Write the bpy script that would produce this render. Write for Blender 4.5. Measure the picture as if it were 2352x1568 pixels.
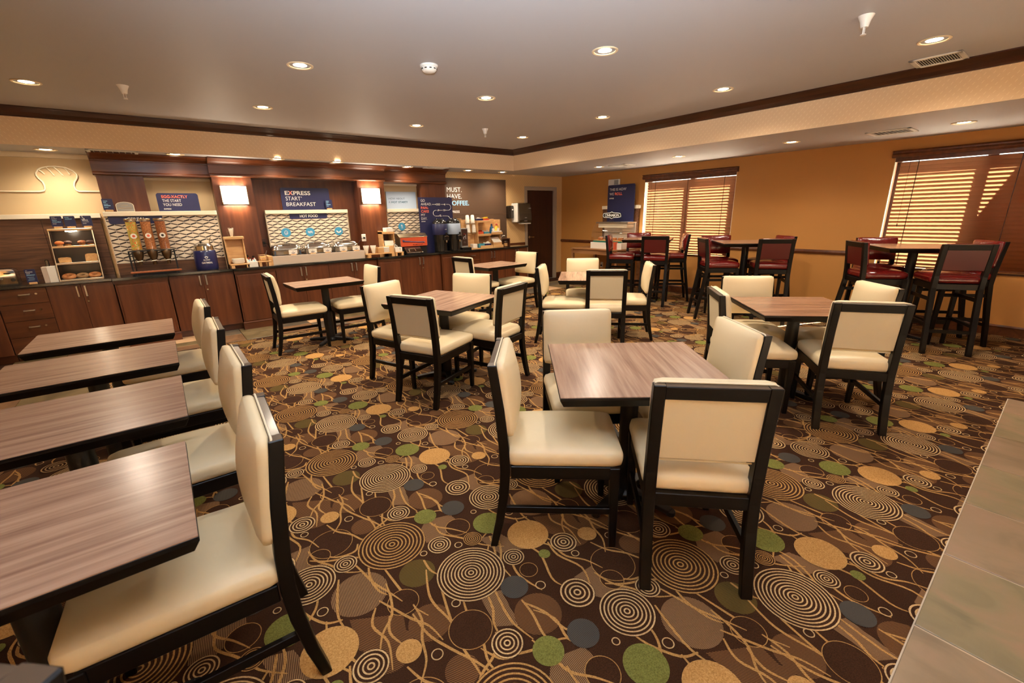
import bpy, bmesh, math, random
import numpy as np
from mathutils import Vector, Matrix
random.seed(7)
for o in list(bpy.data.objects): bpy.data.objects.remove(o)
SC = bpy.context.scene
COL = SC.collection
PI = math.pi
def rad(a): return math.radians(a)

# ------------------------------------------------------------------ camera
LENS_PX, YAW, PITCH, ROLL, EYE = 1000.97, 0.662906, 0.284025, -0.0222516, 1.5
cam_d = bpy.data.cameras.new('camera'); cam = bpy.data.objects.new('camera', cam_d); COL.objects.link(cam)
cam_d.sensor_width = 36; cam_d.lens = LENS_PX * 36 / 2352
cam_d.clip_start = 0.02
cam_d.dof.use_dof = True; cam_d.dof.focus_distance = 3.2; cam_d.dof.aperture_fstop = 5.0
_f = Vector((math.sin(YAW)*math.cos(PITCH), math.cos(YAW)*math.cos(PITCH), -math.sin(PITCH)))
_r = Vector((math.cos(YAW), -math.sin(YAW), 0)); _u = _r.cross(_f)
_r2 = math.cos(ROLL)*_r + math.sin(ROLL)*_u; _u2 = -math.sin(ROLL)*_r + math.cos(ROLL)*_u
_m = Matrix((_r2, _u2, -_f)).transposed().to_4x4(); _m.translation = (0, 0, EYE)
cam.matrix_world = _m
SC.camera = cam

# ------------------------------------------------------------------ world, sun, exposure
SC.view_settings.view_transform = 'Standard'; SC.view_settings.look = 'None'
SC.view_settings.gamma = 1.0; SC.view_settings.use_curve_mapping = False
SC.view_settings.exposure = 0.33
W = bpy.data.worlds.new('sky'); SC.world = W; W.use_nodes = True
nt = W.node_tree; bgn = nt.nodes['Background']
sky = nt.nodes.new('ShaderNodeTexSky'); sky.sky_type = 'HOSEK_WILKIE'; sky.turbidity = 3.0
sky.sun_direction = Vector((0.64, -0.27, 0.72)).normalized()
nt.links.new(sky.outputs[0], bgn.inputs[0]); bgn.inputs[1].default_value = .4
sun_d = bpy.data.lights.new('sun', 'SUN'); sun_d.energy = 110; sun_d.angle = rad(0.6); sun_d.color = (1, .93, .82)
sun = bpy.data.objects.new('sun', sun_d); COL.objects.link(sun)
SUN_DIR = Vector((-0.64, 0.27, -0.72)).normalized()
sun.rotation_euler = SUN_DIR.to_track_quat('-Z', 'Y').to_euler(); sun.location = (14, -2, 8)
SPOT_W, SPOT_SOFFIT_W, SCONCE_W = 98.0, 40.0, 3.2
WARM = (1.0, 0.85, 0.66)
# the photographer's flash, bounced off the ceiling above the camera
fl_d = bpy.data.lights.new('bounce_flash', 'SPOT'); fl_d.energy = 1100; fl_d.color = (.70, .85, 1.0); fl_d.spot_size = rad(112); fl_d.spot_blend = 1.0; fl_d.shadow_soft_size = .05
flo = bpy.data.objects.new('bounce_flash', fl_d); COL.objects.link(flo); flo.location = (-.02, -.05, 1.68)
flo.rotation_euler = Vector((.70, .78, 1.15)).normalized().to_track_quat('-Z', 'Y').to_euler()

# ------------------------------------------------------------------ materials
MATS = {}
def srgb(r, g, b):
    return tuple(((c/255)/12.92 if c/255 <= .04045 else ((c/255+.055)/1.055)**2.4) for c in (r, g, b))
def mat(name, col, rough=.5, metal=0., spec=.5, coat=0., emit=None, es=0., alpha=1., trans=0., bump=None, var=None, sheen=0.):
    m = bpy.data.materials.new(name); m.use_nodes = True; MATS[name] = m
    n = m.node_tree.nodes; l = m.node_tree.links; p = n['Principled BSDF']
    p.inputs['Base Color'].default_value = (*col, 1); p.inputs['Roughness'].default_value = rough
    p.inputs['Metallic'].default_value = metal; p.inputs['Specular IOR Level'].default_value = spec
    p.inputs['Coat Weight'].default_value = coat; p.inputs['Coat Roughness'].default_value = .12
    p.inputs['Transmission Weight'].default_value = trans
    if sheen: p.inputs['Sheen Weight'].default_value = sheen
    if emit: p.inputs['Emission Color'].default_value = (*emit, 1); p.inputs['Emission Strength'].default_value = es
    if alpha < 1: p.inputs['Alpha'].default_value = alpha
    if var or bump:
        tc = n.new('ShaderNodeTexCoord'); mp = n.new('ShaderNodeMapping'); l.new(tc.outputs['Object'], mp.inputs[0])
        nz = n.new('ShaderNodeTexNoise'); l.new(mp.outputs[0], nz.inputs['Vector'])
        v = var or bump
        mp.inputs['Scale'].default_value = v['scale'] if isinstance(v['scale'], tuple) else (v['scale'],)*3
        nz.inputs['Scale'].default_value = 1.0; nz.inputs['Detail'].default_value = v.get('detail', 4)
        nz.inputs['Distortion'].default_value = v.get('dist', 0)
        if var:
            cr = n.new('ShaderNodeValToRGB'); l.new(nz.outputs['Fac'], cr.inputs[0])
            st = var['cols']; e = cr.color_ramp.elements
            e[0].position = var.get('lo', .3); e[1].position = var.get('hi', .7)
            e[0].color = (*st[0], 1); e[1].color = (*st[-1], 1)
            for i, c in enumerate(st[1:-1]):
                k = e.new(var.get('lo', .3) + (var.get('hi', .7)-var.get('lo', .3))*(i+1)/(len(st)-1)); k.color = (*c, 1)
            l.new(cr.outputs[0], p.inputs['Base Color'])
        if bump:
            bp = n.new('ShaderNodeBump'); bp.inputs['Strength'].default_value = bump.get('s', .2); bp.inputs['Distance'].default_value = bump.get('d', .002)
            if var:
                mp2 = n.new('ShaderNodeMapping'); l.new(tc.outputs['Object'], mp2.inputs[0]); nz2 = n.new('ShaderNodeTexNoise'); l.new(mp2.outputs[0], nz2.inputs['Vector'])
                mp2.inputs['Scale'].default_value = (bump['scale'],)*3; nz2.inputs['Scale'].default_value = 1.0
                l.new(nz2.outputs['Fac'], bp.inputs['Height'])
            else: l.new(nz.outputs['Fac'], bp.inputs['Height'])
            l.new(bp.outputs[0], p.inputs['Normal'])
    return m
dark = mat('espresso_wood', (.0035, .002, .0013), .4, spec=.24, coat=.05)
topsheen = mat('espresso_top_sheen', (.085, .052, .03), .35, spec=.5, coat=.2)  # lighter brown paints in the ceiling light reflected by upward faces
cream = mat('cream_vinyl', srgb(228, 208, 168), .42, bump=dict(scale=9, s=.12, d=.012, detail=3))
cream_back = mat('cream_fabric_back', srgb(206, 190, 156), .6)
welt = mat('pale_welt', srgb(240, 228, 200), .4)
red = mat('red_vinyl', srgb(100, 19, 17), .22, coat=.3, bump=dict(scale=11, s=.35, d=.02, detail=3))
redback = mat('red_vinyl_back', srgb(80, 15, 13), .35)
laminate = mat('table_laminate', (.3, .2, .14), .24, var=dict(scale=(2.2, 46, 2), cols=[srgb(134, 102, 83), srgb(163, 128, 105), srgb(184, 150, 125)], lo=.28, hi=.72, detail=6, dist=.25), bump=dict(scale=60, s=.05, d=.001))
laminate_v = mat('table_laminate_across', (.3, .2, .14), .26, var=dict(scale=(46, 2.2, 2), cols=[srgb(116, 82, 62), srgb(144, 106, 82), srgb(168, 128, 100)], lo=.28, hi=.72, detail=6, dist=.25), bump=dict(scale=60, s=.05, d=.001))
blackm = mat('black_metal', (.008, .008, .009), .4)
cherry = mat('cherry_wood', (.13, .04, .015), .38, coat=.2, var=dict(scale=(14, 14, 1.1), cols=[srgb(68, 33, 15), srgb(90, 46, 22), srgb(110, 60, 31)], lo=.25, hi=.75, detail=6, dist=.6))
cherry_h = mat('cherry_wood_horizontal', (.13, .04, .015), .32, coat=.3, var=dict(scale=(1.1, 16, 16), cols=[srgb(67, 33, 15), srgb(89, 46, 22), srgb(109, 59, 30)], lo=.25, hi=.75, detail=6, dist=.6))
mahog = mat('dark_crown_wood', srgb(58, 26, 12), .3, coat=.3, var=dict(scale=(3, 3, 30), cols=[srgb(44, 18, 9), srgb(66, 30, 14)], detail=4))
doorw = mat('dark_door_wood', (.04, .014, .006), .4, var=dict(scale=(16, 16, .8), cols=[srgb(46, 20, 9), srgb(60, 28, 13)], detail=5))
walnut = mat('walnut_laminate', (.1, .05, .03), .4, var=dict(scale=(2.4, 30, 34), cols=[srgb(64, 40, 27), srgb(96, 63, 42), srgb(120, 82, 56)], lo=.28, hi=.72, detail=5, dist=.8))
blonde = mat('blonde_wood', (.5, .33, .18), .45, var=dict(scale=(3, 22, 22), cols=[srgb(190, 140, 88), srgb(222, 178, 122)], detail=4))
blindw = None
ceil = mat('ceiling_paint', srgb(180, 177, 178), .55, bump=dict(scale=90, s=.05, d=.002))
goldwall = mat('gold_vinyl_wallcover', srgb(190, 132, 66), .55, bump=dict(scale=140, s=.15, d=.002))
def wallpaper(name, base, dash):
    m = bpy.data.materials.new(name); m.use_nodes = True; n = m.node_tree.nodes; l = m.node_tree.links; p = n['Principled BSDF']
    p.inputs['Roughness'].default_value = .6
    tc = n.new('ShaderNodeTexCoord'); sx = n.new('ShaderNodeSeparateXYZ'); l.new(tc.outputs['Object'], sx.inputs[0])
    def M(op, a, b=None):
        k = n.new('ShaderNodeMath'); k.operation = op
        for i, v in enumerate((a, b)):
            if v is None: continue
            if isinstance(v, (int, float)): k.inputs[i].default_value = v
            else: l.new(v, k.inputs[i])
        return k.outputs[0]
    h = M('ADD', sx.outputs[0], sx.outputs[1])
    u = M('DIVIDE', h, .055); row = M('FLOOR', M('DIVIDE', sx.outputs[2], .03))
    fv = M('FRACT', M('DIVIDE', sx.outputs[2], .03))
    odd = M('FRACT', M('MULTIPLY', row, .5))
    fu = M('FRACT', M('ADD', M('ADD', u, odd), M('MULTIPLY', fv, .35)))
    d = M('ABSOLUTE', M('SUBTRACT', fu, .5))
    ln = M('MULTIPLY', M('LESS_THAN', d, .05), M('LESS_THAN', M('ABSOLUTE', M('SUBTRACT', fv, .5)), .3))
    mx = n.new('ShaderNodeMix'); mx.data_type = 'RGBA'; l.new(ln, mx.inputs['Factor'])
    mx.inputs['A'].default_value = (*base, 1); mx.inputs['B'].default_value = (*dash, 1)
    l.new(mx.outputs['Result'], p.inputs['Base Color']); return m
paper = wallpaper('dashed_wallpaper', srgb(234, 202, 162), srgb(248, 222, 186))
papergold = wallpaper('gold_dashed_wallpaper', srgb(212, 172, 116), srgb(228, 194, 142))
beige = mat('beige_panel', srgb(206, 178, 136), .6)
ivory = mat('ivory_trim', srgb(236, 222, 196), .45)
greyframe = mat('taupe_door_frame', srgb(168, 150, 128), .4)
granite = mat('black_granite', (.01, .01, .01), .12, coat=.5, var=dict(scale=220, cols=[(.004, .004, .004), (.012, .011, .01), (.09, .08, .065)], lo=.4, hi=.78, detail=2))
navy = mat('navy_print', srgb(38, 40, 78), .4)
navyb = mat('navy_enamel', srgb(28, 34, 82), .3, coat=.4)
pale = mat('pale_blue_print', srgb(168, 184, 204), .5)
skyb = mat('blue_disc_print', srgb(66, 150, 190), .45)
white = mat('white_print', srgb(240, 238, 232), .5)
pwhite = mat('white_plastic', srgb(232, 226, 214), .35)
greypl = mat('grey_plastic', srgb(150, 146, 140), .4)
salmon = mat('salmon_print', srgb(240, 112, 84), .5)
cyan = mat('light_blue_print', srgb(150, 205, 235), .5)
teal = mat('teal_print', srgb(40, 84, 104), .5)
chrome = mat('polished_steel', (.72, .68, .62), .12, 1.0)
brushed = mat('brushed_steel', (.52, .48, .42), .32, 1.0)
brass = mat('warm_nickel', (.55, .43, .28), .28, 1.0)
def clear(name, tint, fac, rough=.03):
    m = bpy.data.materials.new(name); m.use_nodes = True; n = m.node_tree.nodes; l = m.node_tree.links; n.remove(n['Principled BSDF'])
    a = n.new('ShaderNodeBsdfTransparent'); a.inputs[0].default_value = (*tint, 1); g = n.new('ShaderNodeBsdfGlossy'); g.inputs['Roughness'].default_value = rough
    fr = n.new('ShaderNodeLayerWeight'); pw = n.new('ShaderNodeMath'); pw.operation = 'POWER'; pw.inputs[1].default_value = 4; l.new(fr.outputs['Facing'], pw.inputs[0])
    k = n.new('ShaderNodeMath'); k.operation = 'MULTIPLY_ADD'; k.inputs[1].default_value = .7*fac; k.inputs[2].default_value = .045; l.new(pw.outputs[0], k.inputs[0])
    mx = n.new('ShaderNodeMixShader'); l.new(k.outputs[0], mx.inputs[0]); l.new(a.outputs[0], mx.inputs[1]); l.new(g.outputs[0], mx.inputs[2]); l.new(mx.outputs[0], n['Material Output'].inputs[0]); return m
glass = clear('clear_acrylic', (.97, .97, .97), 1.0); tubeglass = clear('clear_tube', (.95, .93, .9), 1.0, .06)
orange = mat('orange_panel', srgb(206, 84, 50), .4)
coffee = mat('coffee_board', srgb(92, 68, 50), .5)
coffdot = mat('coffee_board_dot', srgb(58, 40, 28), .6)
patc = mat('pattern_cream', srgb(232, 216, 192), .5); patd = mat('pattern_dark', srgb(46, 33, 23), .5); patm = mat('pattern_taupe', srgb(104, 86, 68), .5); patl = mat('pattern_line', srgb(240, 230, 214), .5)
greige = mat('greige_tray', srgb(196, 178, 160), .45)
blackpl = mat('black_plastic', (.012, .011, .01), .18, coat=.4)
smoke = mat('smoked_plastic', srgb(66, 54, 38), .2, coat=.4); umber = mat('umber_plastic', srgb(34, 24, 15), .2, coat=.4)
bread = mat('bread_crust', srgb(186, 120, 62), .7, bump=dict(scale=60, s=.4, d=.006), var=dict(scale=40, cols=[srgb(160, 92, 44), srgb(206, 142, 82)]))
muffin = mat('muffin_crust', srgb(170, 90, 42), .7, bump=dict(scale=80, s=.6, d=.01), var=dict(scale=70, cols=[srgb(110, 56, 30), srgb(190, 108, 52)]))
toast = mat('toast_crumb', srgb(214, 160, 96), .8, var=dict(scale=60, cols=[srgb(196, 138, 78), srgb(226, 176, 112)]))
yellow = mat('yellow_bottle', srgb(226, 196, 62), .35); bluebt = mat('blue_bottle', srgb(34, 98, 140), .35); redpl = mat('red_plastic', srgb(170, 40, 28), .35)
tealbin = mat('teal_bin', srgb(72, 146, 166), .4); paperw = mat('paper_white', srgb(238, 230, 216), .7); foam = mat('foam_cup', srgb(232, 224, 210), .6)
amber = mat('amber_sauce', srgb(140, 52, 22), .25, coat=.4); greentr = mat('green_tray', srgb(30, 112, 96), .4)
ringgrey = mat('vent_slot', srgb(70, 62, 52), .6)

# ------------------------------------------------------------------ mesh helpers
class B:
    def __init__(s): s.v = []; s.f = []; s.m = []
    def add(s, vs, fs, mi=0):
        o = len(s.v); s.v += [tuple(v) for v in vs]; s.f += [tuple(i+o for i in f) for f in fs]; s.m += [mi]*len(fs); return s
    def box(s, x0, x1, y0, y1, z0, z1, mi=0, T=None):
        vs = [(x, y, z) for z in (z0, z1) for y in (y0, y1) for x in (x0, x1)]
        if T: vs = [T @ Vector(v) for v in vs]
        return s.add(vs, [(0, 2, 3, 1), (4, 5, 7, 6), (0, 1, 5, 4), (2, 6, 7, 3), (0, 4, 6, 2), (1, 3, 7, 5)], mi)
    def loft(s, rings, mi=0, cap=True, close=True):
        n = len(rings[0]); vs = [p for r in rings for p in r]; fs = []
        for i in range(len(rings)-1):
            for j in range(n if close else n-1):
                k = (j+1) % n; fs.append((i*n+j, i*n+k, (i+1)*n+k, (i+1)*n+j))
        if cap: fs.append(tuple(range(n-1, -1, -1))); fs.append(tuple((len(rings)-1)*n+j for j in range(n)))
        return s.add(vs, fs, mi)
    def lathe(s, prof, c=(0, 0, 0), seg=24, mi=0, cap=True, axis='z', sx=1., sy=1.):
        R = []
        for r, z in prof:
            ring = []
            for j in range(seg):
                a = 2*PI*j/seg; x, y = r*math.cos(a)*sx, r*math.sin(a)*sy
                if axis == 'z': p = (c[0]+x, c[1]+y, c[2]+z)
                elif axis == 'y': p = (c[0]+x, c[1]+z, c[2]-y)
                else: p = (c[0]+z, c[1]+x, c[2]+y)
                ring.append(p)
            R.append(ring)
        return s.loft(R, mi, cap)
    def cyl(s, c, r, h, seg=16, mi=0, axis='z', r2=None): return s.lathe([(r, 0), (r if r2 is None else r2, h)], c, seg, mi, True, axis)
    def tube(s, pts, r, seg=8, mi=0, closed=False):
        P = [Vector(p) for p in pts]; R = []; n = len(P); up = None
        for i in range(n):
            if closed: t = (P[(i+1) % n]-P[i-1]).normalized()
            else: t = ((P[min(i+1, n-1)]-P[max(i-1, 0)])).normalized()
            if up is None:
                up = Vector((0, 0, 1)) if abs(t.z) < .9 else Vector((1, 0, 0))
            a = t.cross(up)
            if a.length < 1e-5: a = t.orthogonal()
            a.normalize(); b = a.cross(t).normalized(); up = b
            rr = r[i] if isinstance(r, (list, tuple)) else r
            R.append([P[i]+rr*(math.cos(2*PI*j/seg)*a+math.sin(2*PI*j/seg)*b) for j in range(seg)])
        if closed: R.append(R[0]); return s.loft(R, mi, False)
        return s.loft(R, mi, True)
    def bar(s, p, q, w, d, mi=0, up=(0, 0, 1), w2=None, d2=None):
        p = Vector(p); q = Vector(q); t = (q-p).normalized(); u = Vector(up)
        a = t.cross(u).normalized(); b = a.cross(t).normalized(); R = []
        for c, ww, dd in ((p, w, d), (q, w2 or w, d2 or d)):
            R.append([c+a*ww/2*i+b*dd/2*j for i, j in ((-1, -1), (1, -1), (1, 1), (-1, 1))])
        return s.loft(R, mi)
    def prism(s, poly, h0, h1, mi=0, plane='xy'):
        def P(u, v, h): return {'xy': (u, v, h), 'xz': (u, h, v), 'yz': (h, u, v)}[plane]
        return s.loft([[P(u, v, h0) for u, v in poly], [P(u, v, h1) for u, v in poly]], mi)
    def extrude_x(s, prof, x0, x1, mi=0): # prof of (y,z)
        return s.loft([[(x0, y, z) for y, z in prof], [(x1, y, z) for y, z in prof]], mi)
    def extrude_y(s, prof, y0, y1, mi=0):
        return s.loft([[(x, y0, z) for x, z in prof], [(x, y1, z) for x, z in prof]], mi)
    def mesh(s, name, mats, smooth=False, bevel=0, seg=1):
        me = bpy.data.meshes.new(name); me.from_pydata(s.v, [], s.f)
        for m in (mats if isinstance(mats, (list, tuple)) else [mats]): me.materials.append(m)
        me.polygons.foreach_set('material_index', s.m)
        bm = bmesh.new(); bm.from_mesh(me); bmesh.ops.recalc_face_normals(bm, faces=bm.faces)
        if bevel:
            es = [e for e in bm.edges if len(e.link_faces) == 2 and e.calc_face_angle(0) > .5]
            bmesh.ops.bevel(bm, geom=es, offset=bevel, segments=seg, profile=.6, affect='EDGES', clamp_overlap=True)
        bm.to_mesh(me); bm.free()
        if smooth:
            me.polygons.foreach_set('use_smooth', [True]*len(me.polygons))
            try: me.set_sharp_from_angle(angle=rad(40))
            except Exception: pass
        return me
    def obj(s, name, mats, parent=None, smooth=False, bevel=0, seg=1):
        return put(name, s.mesh(name, mats, smooth, bevel, seg), parent)
def put(name, me, parent=None, loc=None, rot=None):
    o = bpy.data.objects.new(name, me); COL.objects.link(o)
    if parent: o.parent = parent
    if loc: o.location = loc
    if rot: o.rotation_euler = rot
    return o
def tag(o, label, cat, group=None):
    o['label'] = label; o['category'] = cat
    if group: o['group'] = group
    return o
def thing(name, label, cat, loc=(0, 0, 0), rz=0, group=None):
    o = bpy.data.objects.new(name, None); COL.objects.link(o); o.location = loc; o.rotation_euler = (0, 0, rz); o.empty_display_size = .1
    return tag(o, label, cat, group)
def struct(o): o['kind'] = 'structure'; return o
def copy_tree(o, parent=None):
    c = o.copy(); COL.objects.link(c); c.parent = parent
    for ch in list(o.children): copy_tree(ch, c)
    return c
def rbox_mesh(name, w, d, h, r, m, crown=0., under=0., n=10, crown_axis='z', mats=None):
    """soft cushion: rounded box centred on the origin with a crowned face"""
    bm = bmesh.new(); bmesh.ops.create_cube(bm, size=1)
    bmesh.ops.subdivide_edges(bm, edges=bm.edges, cuts=n, use_grid_fill=True)
    half = Vector((w/2, d/2, h/2))
    for v in bm.verts:
        q = Vector((v.co.x*2, v.co.y*2, v.co.z*2))
        p = Vector((q.x*half.x, q.y*half.y, q.z*half.z))
        rr = Vector((min(r, half.x), min(r, half.y), min(r, half.z)))
        inner = Vector([max(-(half[i]-rr[i]), min(half[i]-rr[i], p[i])) for i in range(3)])
        e = Vector([(p[i]-inner[i])/rr[i] if rr[i] else 0 for i in range(3)])
        if e.length > 1e-6:
            mx = max(abs(c) for c in e); e = e.normalized()*mx
            p = inner + Vector([e[i]*rr[i] for i in range(3)])
        if crown_axis == 'z':
            k = (1-q.x**2)*(1-q.y**2)
            if q.z > 0: p.z += crown*k*q.z
            else: p.z += under*k*(-q.z)*-1
        else:
            k = (1-q.x**2)*(1-q.z**2)
            if q.y > 0: p.y += crown*k*q.y
        v.co = p
    me = bpy.data.meshes.new(name); bm.to_mesh(me); bm.free(); me.materials.append(m)
    me.polygons.foreach_set('use_smooth', [True]*len(me.polygons)); return me
def shade(o):
    o.data.polygons.foreach_set('use_smooth', [True]*len(o.data.polygons)); return o
TXT = {}
def lettering(body, x, z, h, y, m, parent, bold=False, width=None, face='-y', align='LEFT', name='lettering'):
    """flat raised letters: cap height h, lower left at (x, z) on plane y (or facing -x on plane x=y)"""
    cu = bpy.data.curves.new('t', 'FONT'); cu.body = body; cu.size = 1; cu.align_x = 'LEFT'
    cu.offset = .010 if bold == 1 else (.021 if bold else -.006); cu.extrude = 0; cu.resolution_u = 3
    to = bpy.data.objects.new('t', cu); COL.objects.link(to); bpy.context.view_layer.update()
    me = bpy.data.meshes.new_from_object(to.evaluated_get(bpy.context.evaluated_depsgraph_get()))
    bpy.data.objects.remove(to); bpy.data.curves.remove(cu)
    co = np.empty(len(me.vertices)*3, 'f'); me.vertices.foreach_get('co', co); co = co.reshape(-1, 3)
    x0, x1 = co[:, 0].min(), co[:, 0].max(); caph = .69
    s = h/caph; sx = (width/(x1-x0)) if width else s
    if align == 'CENTER': off = -(x1+x0)/2*sx
    else: off = -x0*sx
    u = co[:, 0]*sx+off; v = co[:, 1]*s; q = np.empty_like(co)
    if face == '-y': q[:, 0] = x+u; q[:, 1] = y; q[:, 2] = z+v
    else: q[:, 0] = y; q[:, 1] = x-u; q[:, 2] = z+v
    me.vertices.foreach_set('co', q.ravel()); me.materials.clear(); me.materials.append(m); me.update()
    return put(name, me, parent)
def rrect(x0, x1, z0, z1, r, corners='abcd', n=5):
    """rounded rectangle outline; corners a=tl b=tr c=br d=bl"""
    pts = []
    for k, (cx, cz, a0) in zip('bacd', ((x1-r, z1-r, 0), (x0+r, z1-r, 90), (None,)*3, (None,)*3)): pass
    for k, cx, cz, a0, ex, ez in (('b', x1-r, z1-r, 0, x1, z1), ('a', x0+r, z1-r, 90, x0, z1), ('d', x0+r, z0+r, 180, x0, z0), ('c', x1-r, z0+r, 270, x1, z0)):
        if k in corners:
            for i in range(n+1):
                a = rad(a0+90*i/n); pts.append((cx+r*math.cos(a), cz+r*math.sin(a)))
        else: pts.append((ex, ez))
    return pts
def disc_xz(b, x, z, r, y0, y1, seg=28, mi=0):
    b.prism([(x+r*math.cos(2*PI*i/seg), z+r*math.sin(2*PI*i/seg)) for i in range(seg)], y0, y1, mi, 'xz')

# ------------------------------------------------------------------ room shell
XR, YB, XS, YS, ZS, ZC = 7.583, 7.70, 5.636, 7.045, 2.302, 2.665
XL, YF = -2.6, -3.6
CT = .866           # counter top
TY, TX = .085, 5.065
CARPET_Y = 6.43
carpet = mat('carpet_ground', srgb(52, 30, 18), .95, spec=.15, var=dict(scale=260, cols=[srgb(46, 26, 14), srgb(70, 41, 23)], detail=2), bump=dict(scale=420, s=.5, d=.004))
c_tan = mat('carpet_tan', srgb(178, 128, 78), .95, spec=.15, var=dict(scale=240, cols=[srgb(148, 106, 56), srgb(192, 146, 86)], detail=2))
c_cream = mat('carpet_sand', srgb(196, 158, 112), .95, spec=.15, var=dict(scale=240, cols=[srgb(176, 138, 90), srgb(214, 180, 130)], detail=2))
c_or = mat('carpet_ochre', srgb(184, 136, 76), .95, spec=.15, var=dict(scale=240, cols=[srgb(158, 112, 58), srgb(200, 152, 90)], detail=3))
c_gr = mat('carpet_green', srgb(118, 122, 50), .95, spec=.15, var=dict(scale=240, cols=[srgb(92, 90, 38), srgb(128, 126, 62)], detail=3))
def hatch(name, a, bcol, sc, ang):
    m = mat(name, a, .95, spec=.15); n = m.node_tree.nodes; l = m.node_tree.links; p = n['Principled BSDF']
    tc = n.new('ShaderNodeTexCoord'); mp = n.new('ShaderNodeMapping'); l.new(tc.outputs['Object'], mp.inputs[0]); mp.inputs['Rotation'].default_value = (0, 0, rad(ang))
    wv = n.new('ShaderNodeTexWave'); wv.inputs['Scale'].default_value = sc; wv.inputs['Distortion'].default_value = .6; wv.inputs['Detail Scale'].default_value = 30
    l.new(mp.outputs[0], wv.inputs['Vector']); cr = n.new('ShaderNodeValToRGB'); l.new(wv.outputs['Fac'], cr.inputs[0])
    e = cr.color_ramp.elements; e[0].position = .42; e[1].position = .58; e[0].color = (*a, 1); e[1].color = (*bcol, 1)
    l.new(cr.outputs[0], p.inputs['Base Color']); return m
c_hat = hatch('carpet_hatch_sand', srgb(62, 37, 22), srgb(152, 116, 80), 56, 8)
c_hbr = hatch('carpet_hatch_brown', srgb(58, 34, 19), srgb(122, 84, 50), 56, -30)
c_grey = hatch('carpet_hatch_slate', srgb(54, 49, 44), srgb(84, 78, 70), 56, 8)
c_olv = hatch('carpet_hatch_olive', srgb(60, 42, 20), srgb(104, 86, 40), 56, -30)

fl = B().box(XL, XR, YF, YB, -.06, 0).obj('floor', [carpet]); struct(fl)
# carpet pattern, one square repeat of 0.937 m drawn flat and laid side by side
REP = .9367
BIG = [(.596, .791, .157, 9, 0), (.793, .406, .15, 10, 1), (.223, .792, .108, 7, 1)]
MED = [(.716, .048, .06, 4), (.769, .643, .056, 4), (.056, .359, .05, 4), (.382, .81, .052, 4), (.297, .281, .064, 4), (.138, .04, .073, 4), (.913, .576, .046, 5)]
GREEN = [(.812, .869, .057), (.1, .619, .078), (.177, .283, .027)]
OCHRE = [(.202, .43, .1), (.424, .248, .046)]
SLATE = [(.022, .837, .06), (.892, .226, .058)]
OUTL = [(.644, .181, .082), (.372, .048, .096), (.498, .456, .062), (.901, .694, .06), (.061, .259, .039), (.30, .93, .05)]
HAT = [(.376, .611, .112), (.539, .306, .082), (.886, .071, .093)]
TINY = [(.497, .172, .02), (.287, .195, .017), (.685, .64, .015), (.838, .584, .017), (.66, .313, .017), (.089, .739, .014), (.229, .616, .02), (.045, .163, .02)]
STEMS = [[(.461, .739), (.44, .664), (.441, .578), (.462, .53)], [(.507, .689), (.511, .595), (.516, .495), (.519, .414), (.548, .335)], [(.667, .605), (.662, .537), (.676, .491)],
 [(.649, .548), (.601, .435), (.591, .364), (.602, .246), (.576, .106)], [(.676, .491), (.643, .391), (.602, .246), (.582, .147), (.578, .02), (.55, -.08)], [(.503, .381), (.509, .263), (.545, .162), (.603, .026), (.61, -.09)],
 [(.692, .31), (.671, .243), (.654, .12), (.622, .025), (.64, -.1)], [(.784, .274), (.76, .197), (.726, .144), (.71, .07)], [(.819, .266), (.794, .169), (.784, .096), (.80, .0)], [(.875, .159), (.867, .082), (.842, -.01), (.85, -.07)],
 [(.875, .14), (.91, .055), (.919, -.04), (.96, -.12)], [(.823, .789), (.814, .707), (.875, .615), (.927, .516), (1.0, .44)], [(.124, .419), (.164, .307), (.109, .164), (.116, .104)], [(.028, .334), (.01, .257), (.034, .141)],
 [(.40, .50), (.36, .43), (.38, .33), (.35, .22)], [(.43, .43), (.40, .36), (.42, .28)], [(.24, .33), (.22, .24), (.25, .12), (.2, .02)], [(.33, .74), (.30, .66), (.27, .55), (.28, .45)], [(.28, .53), (.22, .56), (.17, .66), (.16, .75)],
 [(.05, .54), (.02, .46), (-.03, .36)], [(.47, .9), (.44, .86), (.36, .88), (.3, .96)], [(.70, .93), (.66, .96), (.63, 1.03)], [(.93, .80), (.90, .86), (.92, .95), (.88, 1.03)]]
PATCH = [[(.798, .841), (.923, .8), (.922, .752), (.815, .678), (.729, .694), (.746, .793)], [(.755, .289), (.839, .249), (.798, .076), (.725, .128)], [(.3, .512), (.474, .405), (.439, .288), (.356, .279), (.285, .367)], [(.186, .104), (.303, .099), (.314, -.088), (.231, -.1), (.175, -.008)], [(.0, .56), (.1, .52), (.14, .36), (.02, .42)]]
pv, pf, pm = [], [], []
def P_disc(x, y, r, mi, z, seg=30):
    z += 1.5e-6*len(pf)**.8
    o = len(pv); pv.extend([(x+r*math.cos(2*PI*i/seg), y+r*math.sin(2*PI*i/seg), z) for i in range(seg)]); pf.append(list(range(o, o+seg))); pm.append(mi)
def P_ring(x, y, r, w, mi, z, seg=36):
    z += 1.5e-6*len(pf)**.8
    o = len(pv)
    for i in range(seg):
        a = 2*PI*i/seg
        for q in (r-w/2, r+w/2): pv.append((x+q*math.cos(a), y+q*math.sin(a), z))
    for i in range(seg):
        j = (i+1) % seg; pf.append([o+2*i, o+2*i+1, o+2*j+1, o+2*j]); pm.append(mi)
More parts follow.
